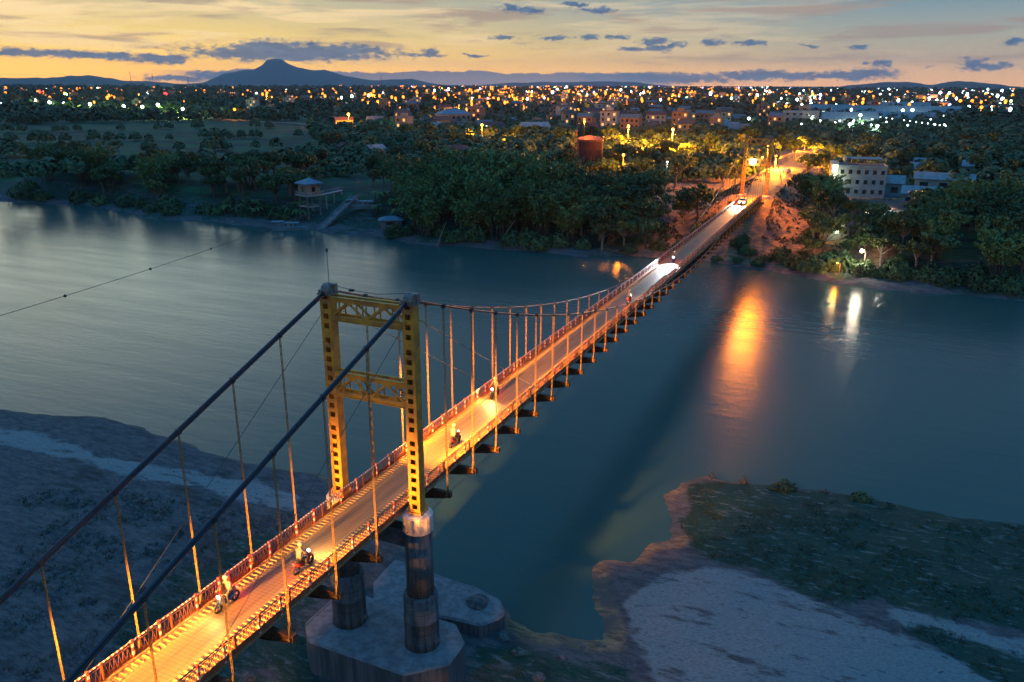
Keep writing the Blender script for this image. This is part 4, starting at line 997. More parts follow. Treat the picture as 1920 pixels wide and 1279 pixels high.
# stumps and driftwood on the tip of the sandbar
for i, (u, v, lab, s_) in enumerate(((1395, 903, 'dark upright stump on the edge of the sandbar', 1.0), (1335, 893, 'spiky root stump at the tip of the sandbar', .8), (1548, 921, 'small dark stump on the far edge of the sandbar', .55))):
    p_ = atz(u, v, .4); mb = MB(); r = random.Random(i)
    mb.tube([(0, 0, -.3), (.1, 0, .4), (-.15, 0, 1.0)], [.26, .2, .1], 7)
    for k in range(7): a = r.uniform(0, 6.28); mb.tube([(0, 0, .1), (math.cos(a)*.4, math.sin(a)*.4, .3), (math.cos(a)*.75, math.sin(a)*.75, r.uniform(-.1, .8))], [.1, .06, .02], 5)
    o = mb.build('tree_stump', M['bark']); o.location = (p_.x, p_.y, hz(p_.x, p_.y)); o.scale = (s_,)*3; tag(o, lab, 'stump')
for i, (u, v) in enumerate(((1615, 935), (1470, 915))):
    p_ = atz(u, v, .4); plant('shrub', p_.x, p_.y, .42+.1*i, ('bushy tuft on the far edge of the sandbar', 'small tuft left of the bushy one on the sandbar edge')[i], None)
for i, (u, v, lean, L) in enumerate(((817, 460, 2.6, 6.5), (930, 462, 5.0, 7.5), (1168, 462, 3.4, 7.0))):
    p_ = atz(u, v, .3); mb = MB(); mb.tube([(0, 0, -.5), (lean*.5, .5, L*.5), (lean, .8, L)], [.22, .16, .06], 6)
    o = mb.build('dead_trunk', M['palebark']); o.location = (p_.x, p_.y+.5, .1); tag(o, ('bare leaning trunk at the left foot of the bamboo thicket', 'bare trunk slanting out of the middle of the bamboo', 'pale slanting trunk at the water left of the bridge')[i], 'trunk')

# ------------------------------------------------------------------ buildings
WALL = {k: mat('wall_'+k, c, .85, 0, .25, .5) for k, c in {'white': (.34, .36, .37), 'cream': (.28, .24, .19), 'pink': (.28, .17, .13), 'grey': (.18, .21, .24), 'blue': (.14, .26, .33), 'red': (.085, .028, .022)}.items()}
ROOF = {k: mat('roof_'+k, c, .7, 0, .3, .7) for k, c in {'blue': (.11, .22, .31), 'grey': (.12, .15, .17), 'red': (.14, .03, .03), 'rust': (.11, .055, .04), 'pale': (.20, .25, .28)}.items()}
FRM = M['dark_steel']
def house(name, pos, rz, w, d, h, wall, roof, lab, kind='gable', cat='house', lit=(), storeys=1, nwin=4, glow='e_win', group=None, sides=(0, 1)):
    e = empty(name, pos, rz); tag(e, lab, cat, group)
    mb = MB(); mb.box(-w/2, w/2, -d/2, d/2, -1.5, h)
    if kind == 'gable': mb.add([(-w/2, -d/2, h), (-w/2, d/2, h), (-w/2, 0, h+d*.24), (w/2, -d/2, h), (w/2, d/2, h), (w/2, 0, h+d*.24)], [(0, 2, 1), (3, 4, 5)])
    if kind == 'flat':
        for a, b_, c, d_ in ((-w/2-.1, w/2+.1, -d/2-.1, -d/2+.12), (-w/2-.1, w/2+.1, d/2-.12, d/2+.1), (-w/2-.1, -w/2+.12, -d/2+.12, d/2-.12), (w/2-.12, w/2+.1, -d/2+.12, d/2-.12)): mb.box(a, b_, c, d_, h, h+.6)
    mb.build('wall', WALL[wall], e)
    mb = MB()
    if kind == 'gable':
        o_ = .5; zr = h+d*.24; 
        for s_ in (-1, 1): mb.add([(-w/2-o_, s_*(d/2+o_), h-.24*o_*1.0), (w/2+o_, s_*(d/2+o_), h-.24*o_), (w/2+o_, 0, zr+.05), (-w/2-o_, 0, zr+.05), (-w/2-o_, s_*(d/2+o_), h-.24*o_+.15), (w/2+o_, s_*(d/2+o_), h-.24*o_+.15), (w/2+o_, 0, zr+.2), (-w/2-o_, 0, zr+.2)], [(0, 1, 2, 3), (7, 6, 5, 4), (0, 4, 5, 1), (1, 5, 6, 2), (3, 7, 4, 0)])
    elif kind == 'hip':
        o_ = .6; k = min(w, d)/2*.9
        mb.add([(-w/2-o_, -d/2-o_, h), (w/2+o_, -d/2-o_, h), (w/2+o_, d/2+o_, h), (-w/2-o_, d/2+o_, h), (-w/2+k, 0, h+k*.55), (w/2-k, 0, h+k*.55)], [(0, 1, 5, 4), (1, 2, 5), (2, 3, 4, 5), (3, 0, 4), (3, 2, 1, 0)])
    else: mb.box(-w/2+.12, w/2-.12, -d/2+.12, d/2-.12, h-.02, h+.12)
    mb.build('roof', ROOF[roof], e)
    for st_ in range(storeys):
        z0 = h/storeys*st_+h/storeys*.32; z1 = z0+h/storeys*.42
        for i in range(nwin):
            x = -w/2+w*(i+.5)/nwin; ww = w/nwin*.22
            mb = MB(); mb.box(x-ww, x+ww, -d/2-.05, -d/2+.02, z0, z1); mb.build('window', M[glow] if (st_, i) in lit else M['glass'], e)
    return e
def base_at(u, v, z=9.0, D=None):
    if D: p_ = atd(u, D)
    else: p_ = atd(u, dist(u, v, z))
    p_.z = hz(p_.x, p_.y); return p_
def facing(p_, turn=0): return math.atan2(CAM.y-p_.y, CAM.x-p_.x)+math.pi/2+turn
def H_(u, v, *a, turn=0.0, D=None, **k):
    p_ = base_at(u, v, D=D); return house(a[0], p_, facing(p_, turn), *a[1:], **k)
H_(848, 238, 'hall', 24, 16, 9.5, 'grey', 'blue', 'large grey hall with a pale blue roof beyond the lit hedge', kind='hip', cat='building', storeys=2, nwin=6, turn=.3)
H_(828, 239, 'hall_wing', 8, 10, 9, 'cream', 'grey', 'cream block joined to the left of the grey hall', kind='flat', cat='building', storeys=2, nwin=2, turn=.3)
H_(1003, 257, 'house', 17, 11, 6.5, 'blue', 'blue', 'blue-roofed house with white columns behind the dark grove', kind='gable', nwin=5, turn=.25)
H_(643, 291, 'house', 5.5, 6, 4.2, 'pink', 'red', 'small salmon pink house with a dark red roof in the clearing', nwin=3, turn=-.5)
H_(697, 300, 'house', 7, 6, 4.6, 'white', 'pale', 'small white house right of the salmon pink one', nwin=3, turn=.5)
H_(752, 346, 'shed', 4, 4, 3.0, 'white', 'pale', 'tiny white shed peeking out left of the bamboo', nwin=1, cat='shed')
H_(855, 300, 'house', 12, 8, 4.5, 'cream', 'red', 'long dark red roof showing over the bamboo', kind='hip', nwin=3)
H_(1125, 240, 'shed', 9, 7, 3, 'grey', 'rust', 'small shed behind the red tank', nwin=2, cat='shed')
H_(1312, 222, 'house', 17, 9, 4.5, 'cream', 'grey', 'low white-lit house behind the tall orange lamp', nwin=6, lit=((0, 0), (0, 4)), glow='e_winw')
H_(1265, 232, 'house', 8, 7, 4, 'cream', 'pale', 'small bright house just behind the tallest orange lamp', nwin=3, lit=((0, 1),), glow='e_winw')
# white three-storey building right of the bridge
p_ = base_at(1636, 330, D=268); rz = facing(p_, .12)
e = house('apartment_building', p_, rz, 13.5, 9, 8.6, 'white', 'grey', 'white three-storey building with a brightly lit stairwell on its left', kind='flat', cat='building', storeys=3, nwin=6, lit=())
h = MB(); h.box(-8.6, -6.78, -4.2, 3.6, -1.5, 9.8); h.build('stair_tower', WALL['white'], e)
h = MB(); h.box(-8.5, -7.0, -4.26, -4.18, 7.2, 9.2); h.build('lit_window', M['e_winb'], e)
h = MB(); h.box(-8.5, -7.0, -4.26, -4.18, 3.9, 6.4); h.build('lit_window', M['e_winb'], e)
h = MB(); h.box(-8.5, -7.0, -4.26, -4.18, .9, 3.2); h.build('lit_window', M['e_winb'], e)
h = MB(); h.box(-3.5, 5.5, -4, 3, 11.0, 11.15); [h.box(x, x+.12, y, y+.12, 8.7, 11.0) for x in (-3.4, 1, 5.2) for y in (-3.9, 2.8)]; h.build('canopy', ROOF['pale'], e)
h = MB(); h.sphere((-4.6, -1, 10.6), 1.0, 12, 8); h.box(-5.2, -4, -1.6, -.4, 8.7, 9.7); h.build('water_tank', WALL['blue'], e)
plight('stair_light', (.95, 1, .6), 900, .3, e, (-7.7, -6.2, 5.5))
H_(1690, 322, 'shed', 9, 8, 4, 'blue', 'pale', 'low blue-grey shed on the right of the white building', D=272, nwin=2, cat='shed')
p_ = base_at(1558, 333, D=272); e = empty('kiosk', p_, facing(p_)); tag(e, 'small open kiosk glowing yellow by the approach road', 'kiosk')
h = MB(); [h.box(x, x+.15, y, y+.15, -.5, 2.7) for x in (-2.3, 2.15) for y in (-1.5, 1.35)]; h.box(-2.3, 2.3, 1.36, 1.5, -.5, 2.6); h.build('post_frame', WALL['cream'], e)
h = MB(); h.add([(-2.8, -2.1, 2.7), (2.8, -2.1, 2.7), (2.8, 2.1, 2.7), (-2.8, 2.1, 2.7), (-1, 0, 3.7), (1, 0, 3.7)], [(0, 1, 5, 4), (1, 2, 5), (2, 3, 4, 5), (3, 0, 4), (3, 2, 1, 0)]); h.build('roof', ROOF['rust'], e)
h = MB(); h.box(-1.9, 1.9, 1.2, 1.33, .8, 2.3); h.build('light_panel', M['e_winb'], e); plight('kiosk_light', (1, .9, .5), 260, .2, e, (0, -.3, 2.3))
# lit shed in the riverside grove
p_ = base_at(1600, 416, D=204); e = house('shed', p_, facing(p_, .25), 5.5, 4.5, 2.8, 'white', 'pale', 'shed with a pale green lit front in the trees right of the bridge', nwin=3, cat='shed', lit=((0, 1),), glow='e_winw')
plight('porch_light', (.8, 1, .55), 420, .2, e, (0, -4.2, 3.0))
p_ = base_at(1700, 432, D=218); e = house('open_shelter', p_, facing(p_, .1), 16, 6, 3.0, 'grey', 'rust', 'long shelter with bright bulbs half hidden by the riverside trees', nwin=8, cat='shelter', lit=((0, 1), (0, 3), (0, 4), (0, 6)), glow='e_winb')
plight('porch_light', (1, .9, .7), 500, .2, e, (0, -4, 3))
for (u, v, D, w, lab) in ((1800, 318, 285, 16, 'long pale roof among the trees at the right'), (1755, 300, 330, 8, 'small house with lit white windows beside the long pale roof'), (1865, 350, 245, 11, 'low pale roof near the right edge of the grove'), (1760, 352, 245, 9, 'low pale roof behind the middle of the grove'), (1730, 285, 350, 10, 'blue-grey roof behind the white three-storey building'), (1820, 352, 240, 7, 'low house with lit yellow windows between two pale roofs'), (1860, 295, 340, 9, 'pale roof high up near the right edge')):
    H_(u, v, 'house', w, 7, 3.6, 'white', 'pale', lab, D=D, nwin=3, lit=((0, 0), (0, 1), (0, 2)) if 'lit' in lab else (), glow='e_winw')
# factory
def F_(u, v, w, d, h, lab, lit, kind='flat', wall='white', D=None, st=2, nw=6, turn=0.1): return H_(u, v, 'factory_building', w, d, h, wall, 'pale', lab, kind=kind, cat='factory', storeys=st, nwin=nw, lit=lit, glow='e_winw', turn=turn, D=D)
F_(1500, 238, 20, 16, 12, 'white factory block with a pale tower at the left end of the works', ((0, 0), (0, 1)), st=3, nw=4)
F_(1514, 236, 8, 8, 16, 'tall pale tower of the factory', (), st=3, nw=1, wall='cream')
F_(1530, 237, 9, 12, 12, 'windowless white block right of the factory tower', (), st=1, nw=1)
F_(1600, 236, 42, 22, 6, 'long low factory hall with lit doors in front', ((0, 1), (0, 4)), kind='gable')
F_(1690, 233, 62, 20, 5.5, 'longest factory hall with a row of lights along its front', ((0, 0), (0, 2), (0, 3)), kind='gable', st=1, nw=12, turn=-.35)
F_(1625, 222, 60, 24, 7, 'pale factory roof in the second row', ((0, 1), (0, 5)), kind='gable', st=1, nw=9)
F_(1745, 223, 60, 24, 6.5, 'pale factory roof at the right of the second row', ((0, 2),), kind='gable', st=1, nw=9)
F_(1560, 216, 46, 20, 7, 'grey factory roof at the back left', ((0, 2), (0, 3)), kind='gable', st=1, nw=7, wall='grey')
F_(1690, 211, 70, 24, 7, 'grey factory roof at the back', ((0, 0), (0, 6)), kind='gable', st=1, nw=9, wall='grey')
for i in range(26):
    u = rnd.uniform(1490, 1800); v = rnd.uniform(206, 236); lamp_at(u, v, 6, 'e_wht', 'small white yard lamp among the factory halls', 1500 if i % 4 == 0 else 0, WHT, group='white yard lamps of the factory', R=.6)
for i in range(13): lamp_at(1648+i*11.5, 218+i*1.5, 6, 'e_wht', 'white lamp in the even row along the longest factory hall', 0, WHT, group='row of lamps along the longest factory hall', R=.42)
# red tank and lattice mast
p_ = base_at(1110, 0, D=300); e = empty('storage_tank', p_); tag(e, 'huge round dark red tank rising above the orange-lit shrubs', 'tank')
h = MB(); h.lathe([(4.7, -1), (4.7, 12.6)], n=36); h.build('tank_body', WALL['red'], e, smooth=False)
h = MB(); h.lathe([(4.85, 12.4), (4.85, 13.1), (3.5, 13.9), (.3, 14.4)], n=36); h.build('tank_roof', mat('tank_rim', (.17, .07, .055), .7, 0, .3, 1), e)
for z in (3, 6, 9): h = MB(); h.lathe([(4.78, z), (4.78, z+.15)], n=36); h.build('hoop', WALL['red'], e)
def mast(pos, H, w, lab, red=False, wb=None):
    wb = wb or w*3; h = MB(); n = max(4, int(H/2.5))
    c = [(-1, -1), (1, -1), (1, 1), (-1, 1)]; W_ = lambda f: (wb*(1-f)+w*f)/2
    for a in c: h.bar((a[0]*W_(0), a[1]*W_(0), -.5), (a[0]*W_(1), a[1]*W_(1), H), max(.09, w*.12), max(.09, w*.12))
    for i in range(n):
        f0, f1 = i/n, (i+1)/n
        for k in range(4):
            a, b_ = c[k], c[(k+1) % 4]; t_ = max(.05, w*.06)
            h.bar((a[0]*W_(f0), a[1]*W_(f0), H*f0), (b_[0]*W_(f1), b_[1]*W_(f1), H*f1), t_, t_); h.bar((a[0]*W_(f1), a[1]*W_(f1), H*f1), (b_[0]*W_(f1), b_[1]*W_(f1), H*f1), t_, t_)
    o = h.build('lattice_mast', mat('mast_paint', (.30, .10, .07) if red else (.12, .12, .14), .6)); o.location = pos; return tag(o, lab, 'mast')
p_ = base_at(1082, 0, D=290); m_o = mast(p_, 16.5, .7, 'lattice mast with an orange lamp standing beside the red tank', True, 3.6)
lamp_at(1098, 227, 0, 'e_sodn', 'orange lamp just above the rim of the red tank', 5000, SOD, D=296, R=.35)
for i, (u, v0, D, lab) in enumerate(((246, 133, 1900, 'thin mast rising against the sky left of the mountain, the leftmost'), (287, 137, 2100, 'tall thin mast second from the left'), (353, 143, 2000, 'thin mast just left of the mountain foot'), (414, 142, 2000, 'thin mast before the left slope of the mountain'), (715, 139, 2600, 'thin mast right of the mountain'), (773, 143, 2600, 'thin dark mast farther right of the mountain'))):
    p_ = base_at(u, 0, D=D); mast(p_, CAM.z+tanel(u, v0)*D-9, 1.0, lab, wb=1.6)

# the stilted hut, walkway, ramp, boats
p_ = atz(583, 400, 3.2); e = empty('stilt_hut', (p_.x, p_.y, 3.0), facing(p_, .55)); tag(e, 'white pump hut on tall concrete stilts with a pyramid roof', 'hut')
for x in (-2.1, 2.1):
    for y in (-2.1, 2.1): h = MB(); h.box(x-.22, x+.22, y-.22, y+.22, -3.5, 5.6); h.build('stilt', M['conc'], e)
h = MB(); [h.box(-2.1, 2.1, y-.15, y+.15, 2.3, 2.6) for y in (-2.1, 2.1)]; [h.box(x-.15, x+.15, -1.9, 1.9, 2.3, 2.6) for x in (-2.1, 2.1)]; h.box(-3.1, 3.1, -3.1, 3.1, 5.6, 5.85)
for k in range(14):
    a = -3.05+k*6.1/13
    for s_ in (-3.05, 3.05): h.box(a-.03, a+.03, s_-.03, s_+.03, 5.85, 6.75); h.box(s_-.03, s_+.03, a-.03, a+.03, 5.85, 6.75)
for s_ in (-3.05, 3.05): h.box(-3.1, 3.1, s_-.035, s_+.035, 6.75, 6.82); h.box(s_-.035, s_+.035, -3.0, 3.0, 6.75, 6.82)
h.build('gallery', WALL['white'], e)
h = MB(); h.box(-2.3, 2.3, -2.3, 2.3, 5.85, 9.0); h.build('wall', WALL['cream'], e)
for (a, b_, c, d_) in ((-.6, .6, -2.36, -2.28), (2.28, 2.36, -.6, .6), (-2.36, -2.28, -.6, .6)): h = MB(); h.box(a, b_, c, d_, 6.8, 8.2); h.build('window', M['glass'], e)
h = MB(); h.add([(-3.1, -3.1, 9), (3.1, -3.1, 9), (3.1, 3.1, 9), (-3.1, 3.1, 9), (-3.1, -3.1, 9.3), (3.1, -3.1, 9.3), (3.1, 3.1, 9.3), (-3.1, 3.1, 9.3), (0, 0, 10.8)], [(3, 2, 1, 0), (0, 1, 5, 4), (1, 2, 6, 5), (2, 3, 7, 6), (3, 0, 4, 7), (4, 5, 8), (5, 6, 8), (6, 7, 8), (7, 4, 8)]); h.build('roof', ROOF['blue'], e)
q0 = Vector((p_.x+2.5, p_.y+2, 8.6)); q1 = Vector(atz(640, 357, 8.6)); d = (q1-q0); h = MB(); h.bar(q0, q1, 1.3, .18)
nrm = Vector((-d.y, d.x, 0)).normalized()*.6
for k in range(9):
    c = q0+d*(k/8)
    for s_ in (-1, 1): h.bar(c+nrm*s_, c+nrm*s_+Vector((0, 0, 1)), .05, .05)
    if k in (2, 5, 8): h.bar(c, Vector((c.x, c.y, 2.0)), .3, .3)
for s_ in (-1, 1): h.bar(q0+nrm*s_+Vector((0, 0, 1)), q1+nrm*s_+Vector((0, 0, 1)), .06, .06)
tag(h.build('footbridge', WALL['white']), 'railed walkway on posts from the stilted hut to the bank', 'footbridge')
a = Vector(atz(600, 431, .2)); b_ = Vector(atz(667, 368, 8.2)); h = MB(); h.bar(a+Vector((0, -1, -.5)), b_, 2.6, .35)
nr = Vector((-(b_-a).y, (b_-a).x, 0)).normalized()*1.25
for s_ in (-1, 1): h.bar(a+nr*s_+Vector((0, 0, .2)), b_+nr*s_+Vector((0, 0, .4)), .25, .5)
for k in range(20): c = a.lerp(b_, k/20); h.bar(c-nr, c-nr*.99+nr*1.98, .3, .5)
tag(h.build('boat_ramp', M['conc']), 'sloping concrete ramp running down to the water beside the boat', 'ramp')
def boat(pos, rz, L, lab, cat_='boat'):
    e = empty('river_boat', pos, rz); tag(e, lab, cat_)
    h = MB(); n = 10; sec = []
    for i in range(n+1):
        f = i/n; x = -L/2+L*f; w = 1.15*(1-max(0, (f-.55)/.45)**2.2)*(.85+.15*min(1, f*6)); zt = .75+.55*max(0, f-.6)**1.5*2; zb = -.35+.55*max(0, f-.7)*1.6
        sec.append([(x, -w, zt), (x, -w*.75, zb), (x, w*.75, zb), (x, w, zt)])
    vs = [p for s in sec for p in s]; fs = [(i*4+k, (i+1)*4+k, (i+1)*4+k+1, i*4+k+1) for i in range(n) for k in range(3)]+[(3, 2, 1, 0)]+[(n*4, n*4+1, n*4+2, n*4+3)]
    fs += [(i*4+3, (i+1)*4+3, (i+1)*4, i*4) for i in range(n)]
    h.add(vs, fs); h.build('hull', WALL['blue'], e)
    h = MB(); h.box(-L*.2, L*.12, -.8, .8, .75, 1.9); h.build('cabin', WALL['blue'], e)
    for x in (-L*.12, L*.03): h = MB(); h.box(x-.35, x+.35, -.84, -.79, 1.15, 1.65); h.build('window', M['glass'], e)
    h = MB(); h.box(-L*.5, -L*.18, -1.15, 1.15, 2.35, 2.43); h.box(-L*.22, L*.24, -1.1, 1.1, 1.95, 2.05); h.build('canopy', ROOF['blue'], e)
    h = MB(); [h.box(x-.04, x+.04, y-.04, y+.04, .7, 2.36) for x in (-L*.48, -L*.34, -L*.2) for y in (-1, 1)]; h.build('canopy_post', M['palebark'], e); return e
p_ = atz(543, 432, 0); boat((p_.x, p_.y+.5, .15), .42+.08, 10.5, 'blue covered boat moored by the foot of the ramp')
p_ = atz(685, 402, 3.0); boat((p_.x, p_.y, hz(p_.x, p_.y)+.5), .46, 10.8, 'weathered blue houseboat drawn up on the bank right of the ramp')
p_ = base_at(722, 366, D=230); house('hut', p_, facing(p_), 6, 4, 1.9, 'grey', 'blue', 'low hut with a bright blue roof above the beached boat', kind='hip', cat='hut', nwin=1)
p_ = base_at(660, 368, D=250); h = MB(); h.tube([(0, 0, -.5), (0, 0, 8.5)], [.15, .09], 7); h.box(-.9, .9, -.05, .05, 7.6, 7.75); h.box(-.3, .3, -.25, .25, 6.2, 7.0); o = h.build('utility_pole', M['palebark']); o.location = p_; tag(o, 'pale utility pole at the head of the concrete ramp', 'pole')
for i, (u, v, lab) in enumerate(((1183, 362, 'wooden pole in the dark grove in front of the orange lamp'), (1252, 352, 'tall dark pole left of the orange-lit tree'), (1435, 350, 'thin pole behind the left leg of the far tower'), (1466, 345, 'leaning pole beside the boulder on the embankment'))):
    p_ = base_at(u, v); h = MB(); h.tube([(0, 0, -.5), (0, 0, 9.0)], [.16, .1], 7); h.box(-.8, .8, -.05, .05, 8.2, 8.35); o = h.build('utility_pole', M['palebark' if i != 1 else 'bark']); o.location = p_; tag(o, lab, 'pole')
# overhead line crossing the river at the left
a = Vector(atz(-120, 628, 22.0)); b_ = Vector(atz(660, 365, 17.0)); h = MB(); n = 30
pts = [a.lerp(b_, i/n)-Vector((0, 0, 2.6*4*(i/n)*(1-i/n)*.35)) for i in range(n+1)]
h.tube(pts, .028, 4)
for i in range(4, n, 4): h.sphere(pts[i], .16, 6, 4)
tag(h.build('power_line', M['cable']), 'thin overhead line with small markers sagging across the river at the left', 'cable')

# town houses : the nearest 230 one by one, the rest as one mass
hm = {}
def town_mesh(w, d, h, wall, roof, flat, lit, glow):
    mb = MB(); mb.box(-w/2, w/2, -d/2, d/2, -1, h, 0)
    if flat: mb.box(-w/2-.2, w/2+.2, -d/2-.2, d/2+.2, h, h+.4, 1); mb.box(-w/5, w/5, -d/5, d/4, h+.4, h+2.4, 0)
    else: mb.add([(-w/2-.5, -d/2-.5, h-.1), (w/2+.5, -d/2-.5, h-.1), (w/2+.5, d/2+.5, h-.1), (-w/2-.5, d/2+.5, h-.1), (-w/2-.5, 0, h+d*.3), (w/2+.5, 0, h+d*.3)], [(0, 1, 5, 4), (2, 3, 4, 5), (0, 4, 3), (1, 2, 5), (3, 2, 1, 0)], 1)
    ns = max(1, int(h/3.4)); nw = max(2, int(w/3.2))
    for s_ in range(ns):
        for i in range(nw):
            x = -w/2+w*(i+.5)/nw; z = .9+s_*3.4
            mb.box(x-.75, x+.75, -d/2-.08, -d/2+.01, z, z+1.7, 3 if (i*7+s_*3+lit) % 5 < lit-1 else 2)
    return mb.mesh('town_house', [WALL[wall], ROOF[roof], M['glass'], M[glow]])
TM = []
for i in range(22):
    w = rnd.uniform(7, 16); TM.append((town_mesh(w, rnd.uniform(7, 12), rnd.choice((3.8, 4.2, 7, 7.4, 10.5, 14)), ('cream', 'pink', 'white', 'cream')[i % 4], ('rust', 'grey', 'red', 'pale')[i % 4], i % 3 == 0, rnd.randint(1, 3), 'e_win' if i % 5 else 'e_winw'), ('cream', 'pink', 'white', 'cream')[i % 4], i % 3 == 0))
pos = []
for i in range(760):
    u = rnd.gauss(1060, 260) if rnd.random() < .6 else rnd.uniform(-10, 1930)
    D = 560+3600*rnd.random()**1.5
    if u < 620: D = 950+2600*rnd.random()
    if 1470 < u < 1820 and D < 900: continue
    pos.append((D, u))
pos.sort(); stuffm = MB()
for i, (D, u) in enumerate(pos):
    p_ = atd(u, D); 
    if not free(p_.x, p_.y, 13): continue
    me_, wl, fl = TM[i % 22]; rz = facing(p_, rnd.uniform(-.5, .5))
    if i < 260:
        o = linkobj('town_house', me_, None, (p_.x, p_.y, 9.0)); o.rotation_euler = (0, 0, rz)
        tag(o, wl+(' flat-roofed' if fl else ' pitched-roof')+' house among the dark trees and lights of the town', 'house', wl+(' flat-roofed' if fl else ' pitched-roof')+' houses of the town')
    else:
        MM = Matrix.Translation((p_.x, p_.y, 9.0)) @ Matrix.Rotation(rz, 4, 'Z'); w = rnd.uniform(8, 18); hh = rnd.choice((4, 4.5, 7, 8, 11, 15)); k = rnd.randint(0, 1)
        stuffm.box(-w/2, w/2, -5, 5, 0, hh, k, MM); stuffm.box(-w/2-.3, w/2+.3, -5.3, 5.3, hh, hh+.8, 2, MM)
        for q_ in range(int(w/4)):
            if rnd.random() < .5: x = -w/2+2+q_*4; stuffm.box(x-.8, x+.8, -5.1, -5.01, hh-2.6, hh-.9, 3, MM)
tag(stuffm.build('distant_houses', [WALL['cream'], WALL['pink'], ROOF['rust'], M['e_win']]), 'crowd of tiny houses filling the far side of the town', 'houses', kind='stuff')

# ------------------------------------------------------------------ traffic on the bridge: motorbikes with riders, a car
M['bike'] = mat('bike_paint', (.25, .03, .03), .35); M['bike2'] = mat('bike_paint_blue', (.03, .06, .20), .35); M['seat'] = mat('seat_vinyl', (.02, .02, .02), .5)
def motorbike(name, pos, rz, lab, paint, hcol, hpow, glow='e_headw', spot=70):
    e = empty(name, pos, rz); tag(e, lab, 'motorbike')       # heads along +Y
    for y in (-.62, .64):
        h = MB(); n = 16
        vs = [(sx_*.045, y+r_*math.cos(2*math.pi*k/n), .29+r_*math.sin(2*math.pi*k/n)) for r_ in (.29, .21) for sx_ in (-1, 1) for k in range(n)]
        fs = [(k, (k+1) % n, n+(k+1) % n, n+k) for k in range(n)]+[(2*n+k, 3*n+k, 3*n+(k+1) % n, 2*n+(k+1) % n) for k in range(n)]+[(k, 2*n+k, 2*n+(k+1) % n, (k+1) % n) for k in range(n)]+[(n+k, n+(k+1) % n, 3*n+(k+1) % n, 3*n+k) for k in range(n)]
        h.add(vs, fs); w_ = h.build('wheel', M['tyre'], e)
        h = MB(); h.tube([(-.05, y, .29), (.05, y, .29)], .05, 8)
        for k in range(5): a = k*1.2566; h.bar((0, y, .29), (0, y+.21*math.cos(a), .29+.21*math.sin(a)), .03, .02)
        h.build('rim', M['chrome'], w_)
    h = MB(); h.tube([(0, .50, .62), (0, .28, .42), (0, -.1, .38), (0, -.35, .50), (0, -.72, .70)], [.13, .15, .16, .15, .07], 8)
    h.bar((0, .42, .35), (0, .52, .85), .30, .05); h.tube([(-.06, .64, .29), (-.06, .46, .92)], .022, 5); h.tube([(.06, .64, .29), (.06, .46, .92)], .022, 5); h.bar((0, .50, .56), (0, .78, .60), .1, .03)
    h.build('body', M[paint], e, smooth=True)
    h = MB(); h.tube([(0, .10, .66), (0, -.30, .74), (0, -.66, .78)], [.09, .13, .09], 8); h.build('seat', M['seat'], e, smooth=True)
    h = MB(); h.tube([(-.34, .30, 1.0), (-.15, .42, .98), (.15, .42, .98), (.34, .30, 1.0)], .018, 6); h.build('handlebar', M['chrome'], e)
    h = MB(); h.tube([(.12, .2, .22), (.14, -.4, .25), (.15, -.85, .33)], [.03, .04, .05], 6); h.build('exhaust', M['chrome'], e)
    h = MB(); h.sphere((0, .56, .90), .085, 10, 6, sc=(1.1, .7, 1)); h.build('headlight', M[glow], e)
    h = MB(); h.sphere((0, -.78, .76), .065, 8, 5, sc=(1.2, .6, .8)); h.build('tail_light', M['e_red'], e)
    if hpow: slight('headlight_beam', hcol, hpow, .06, spot, e, (0, .72, .92), (0, 1, -.16), .9)
    plight('tail_glow', (1, .02, .01), 70, .05, e, (0, -.95, .72)); return e
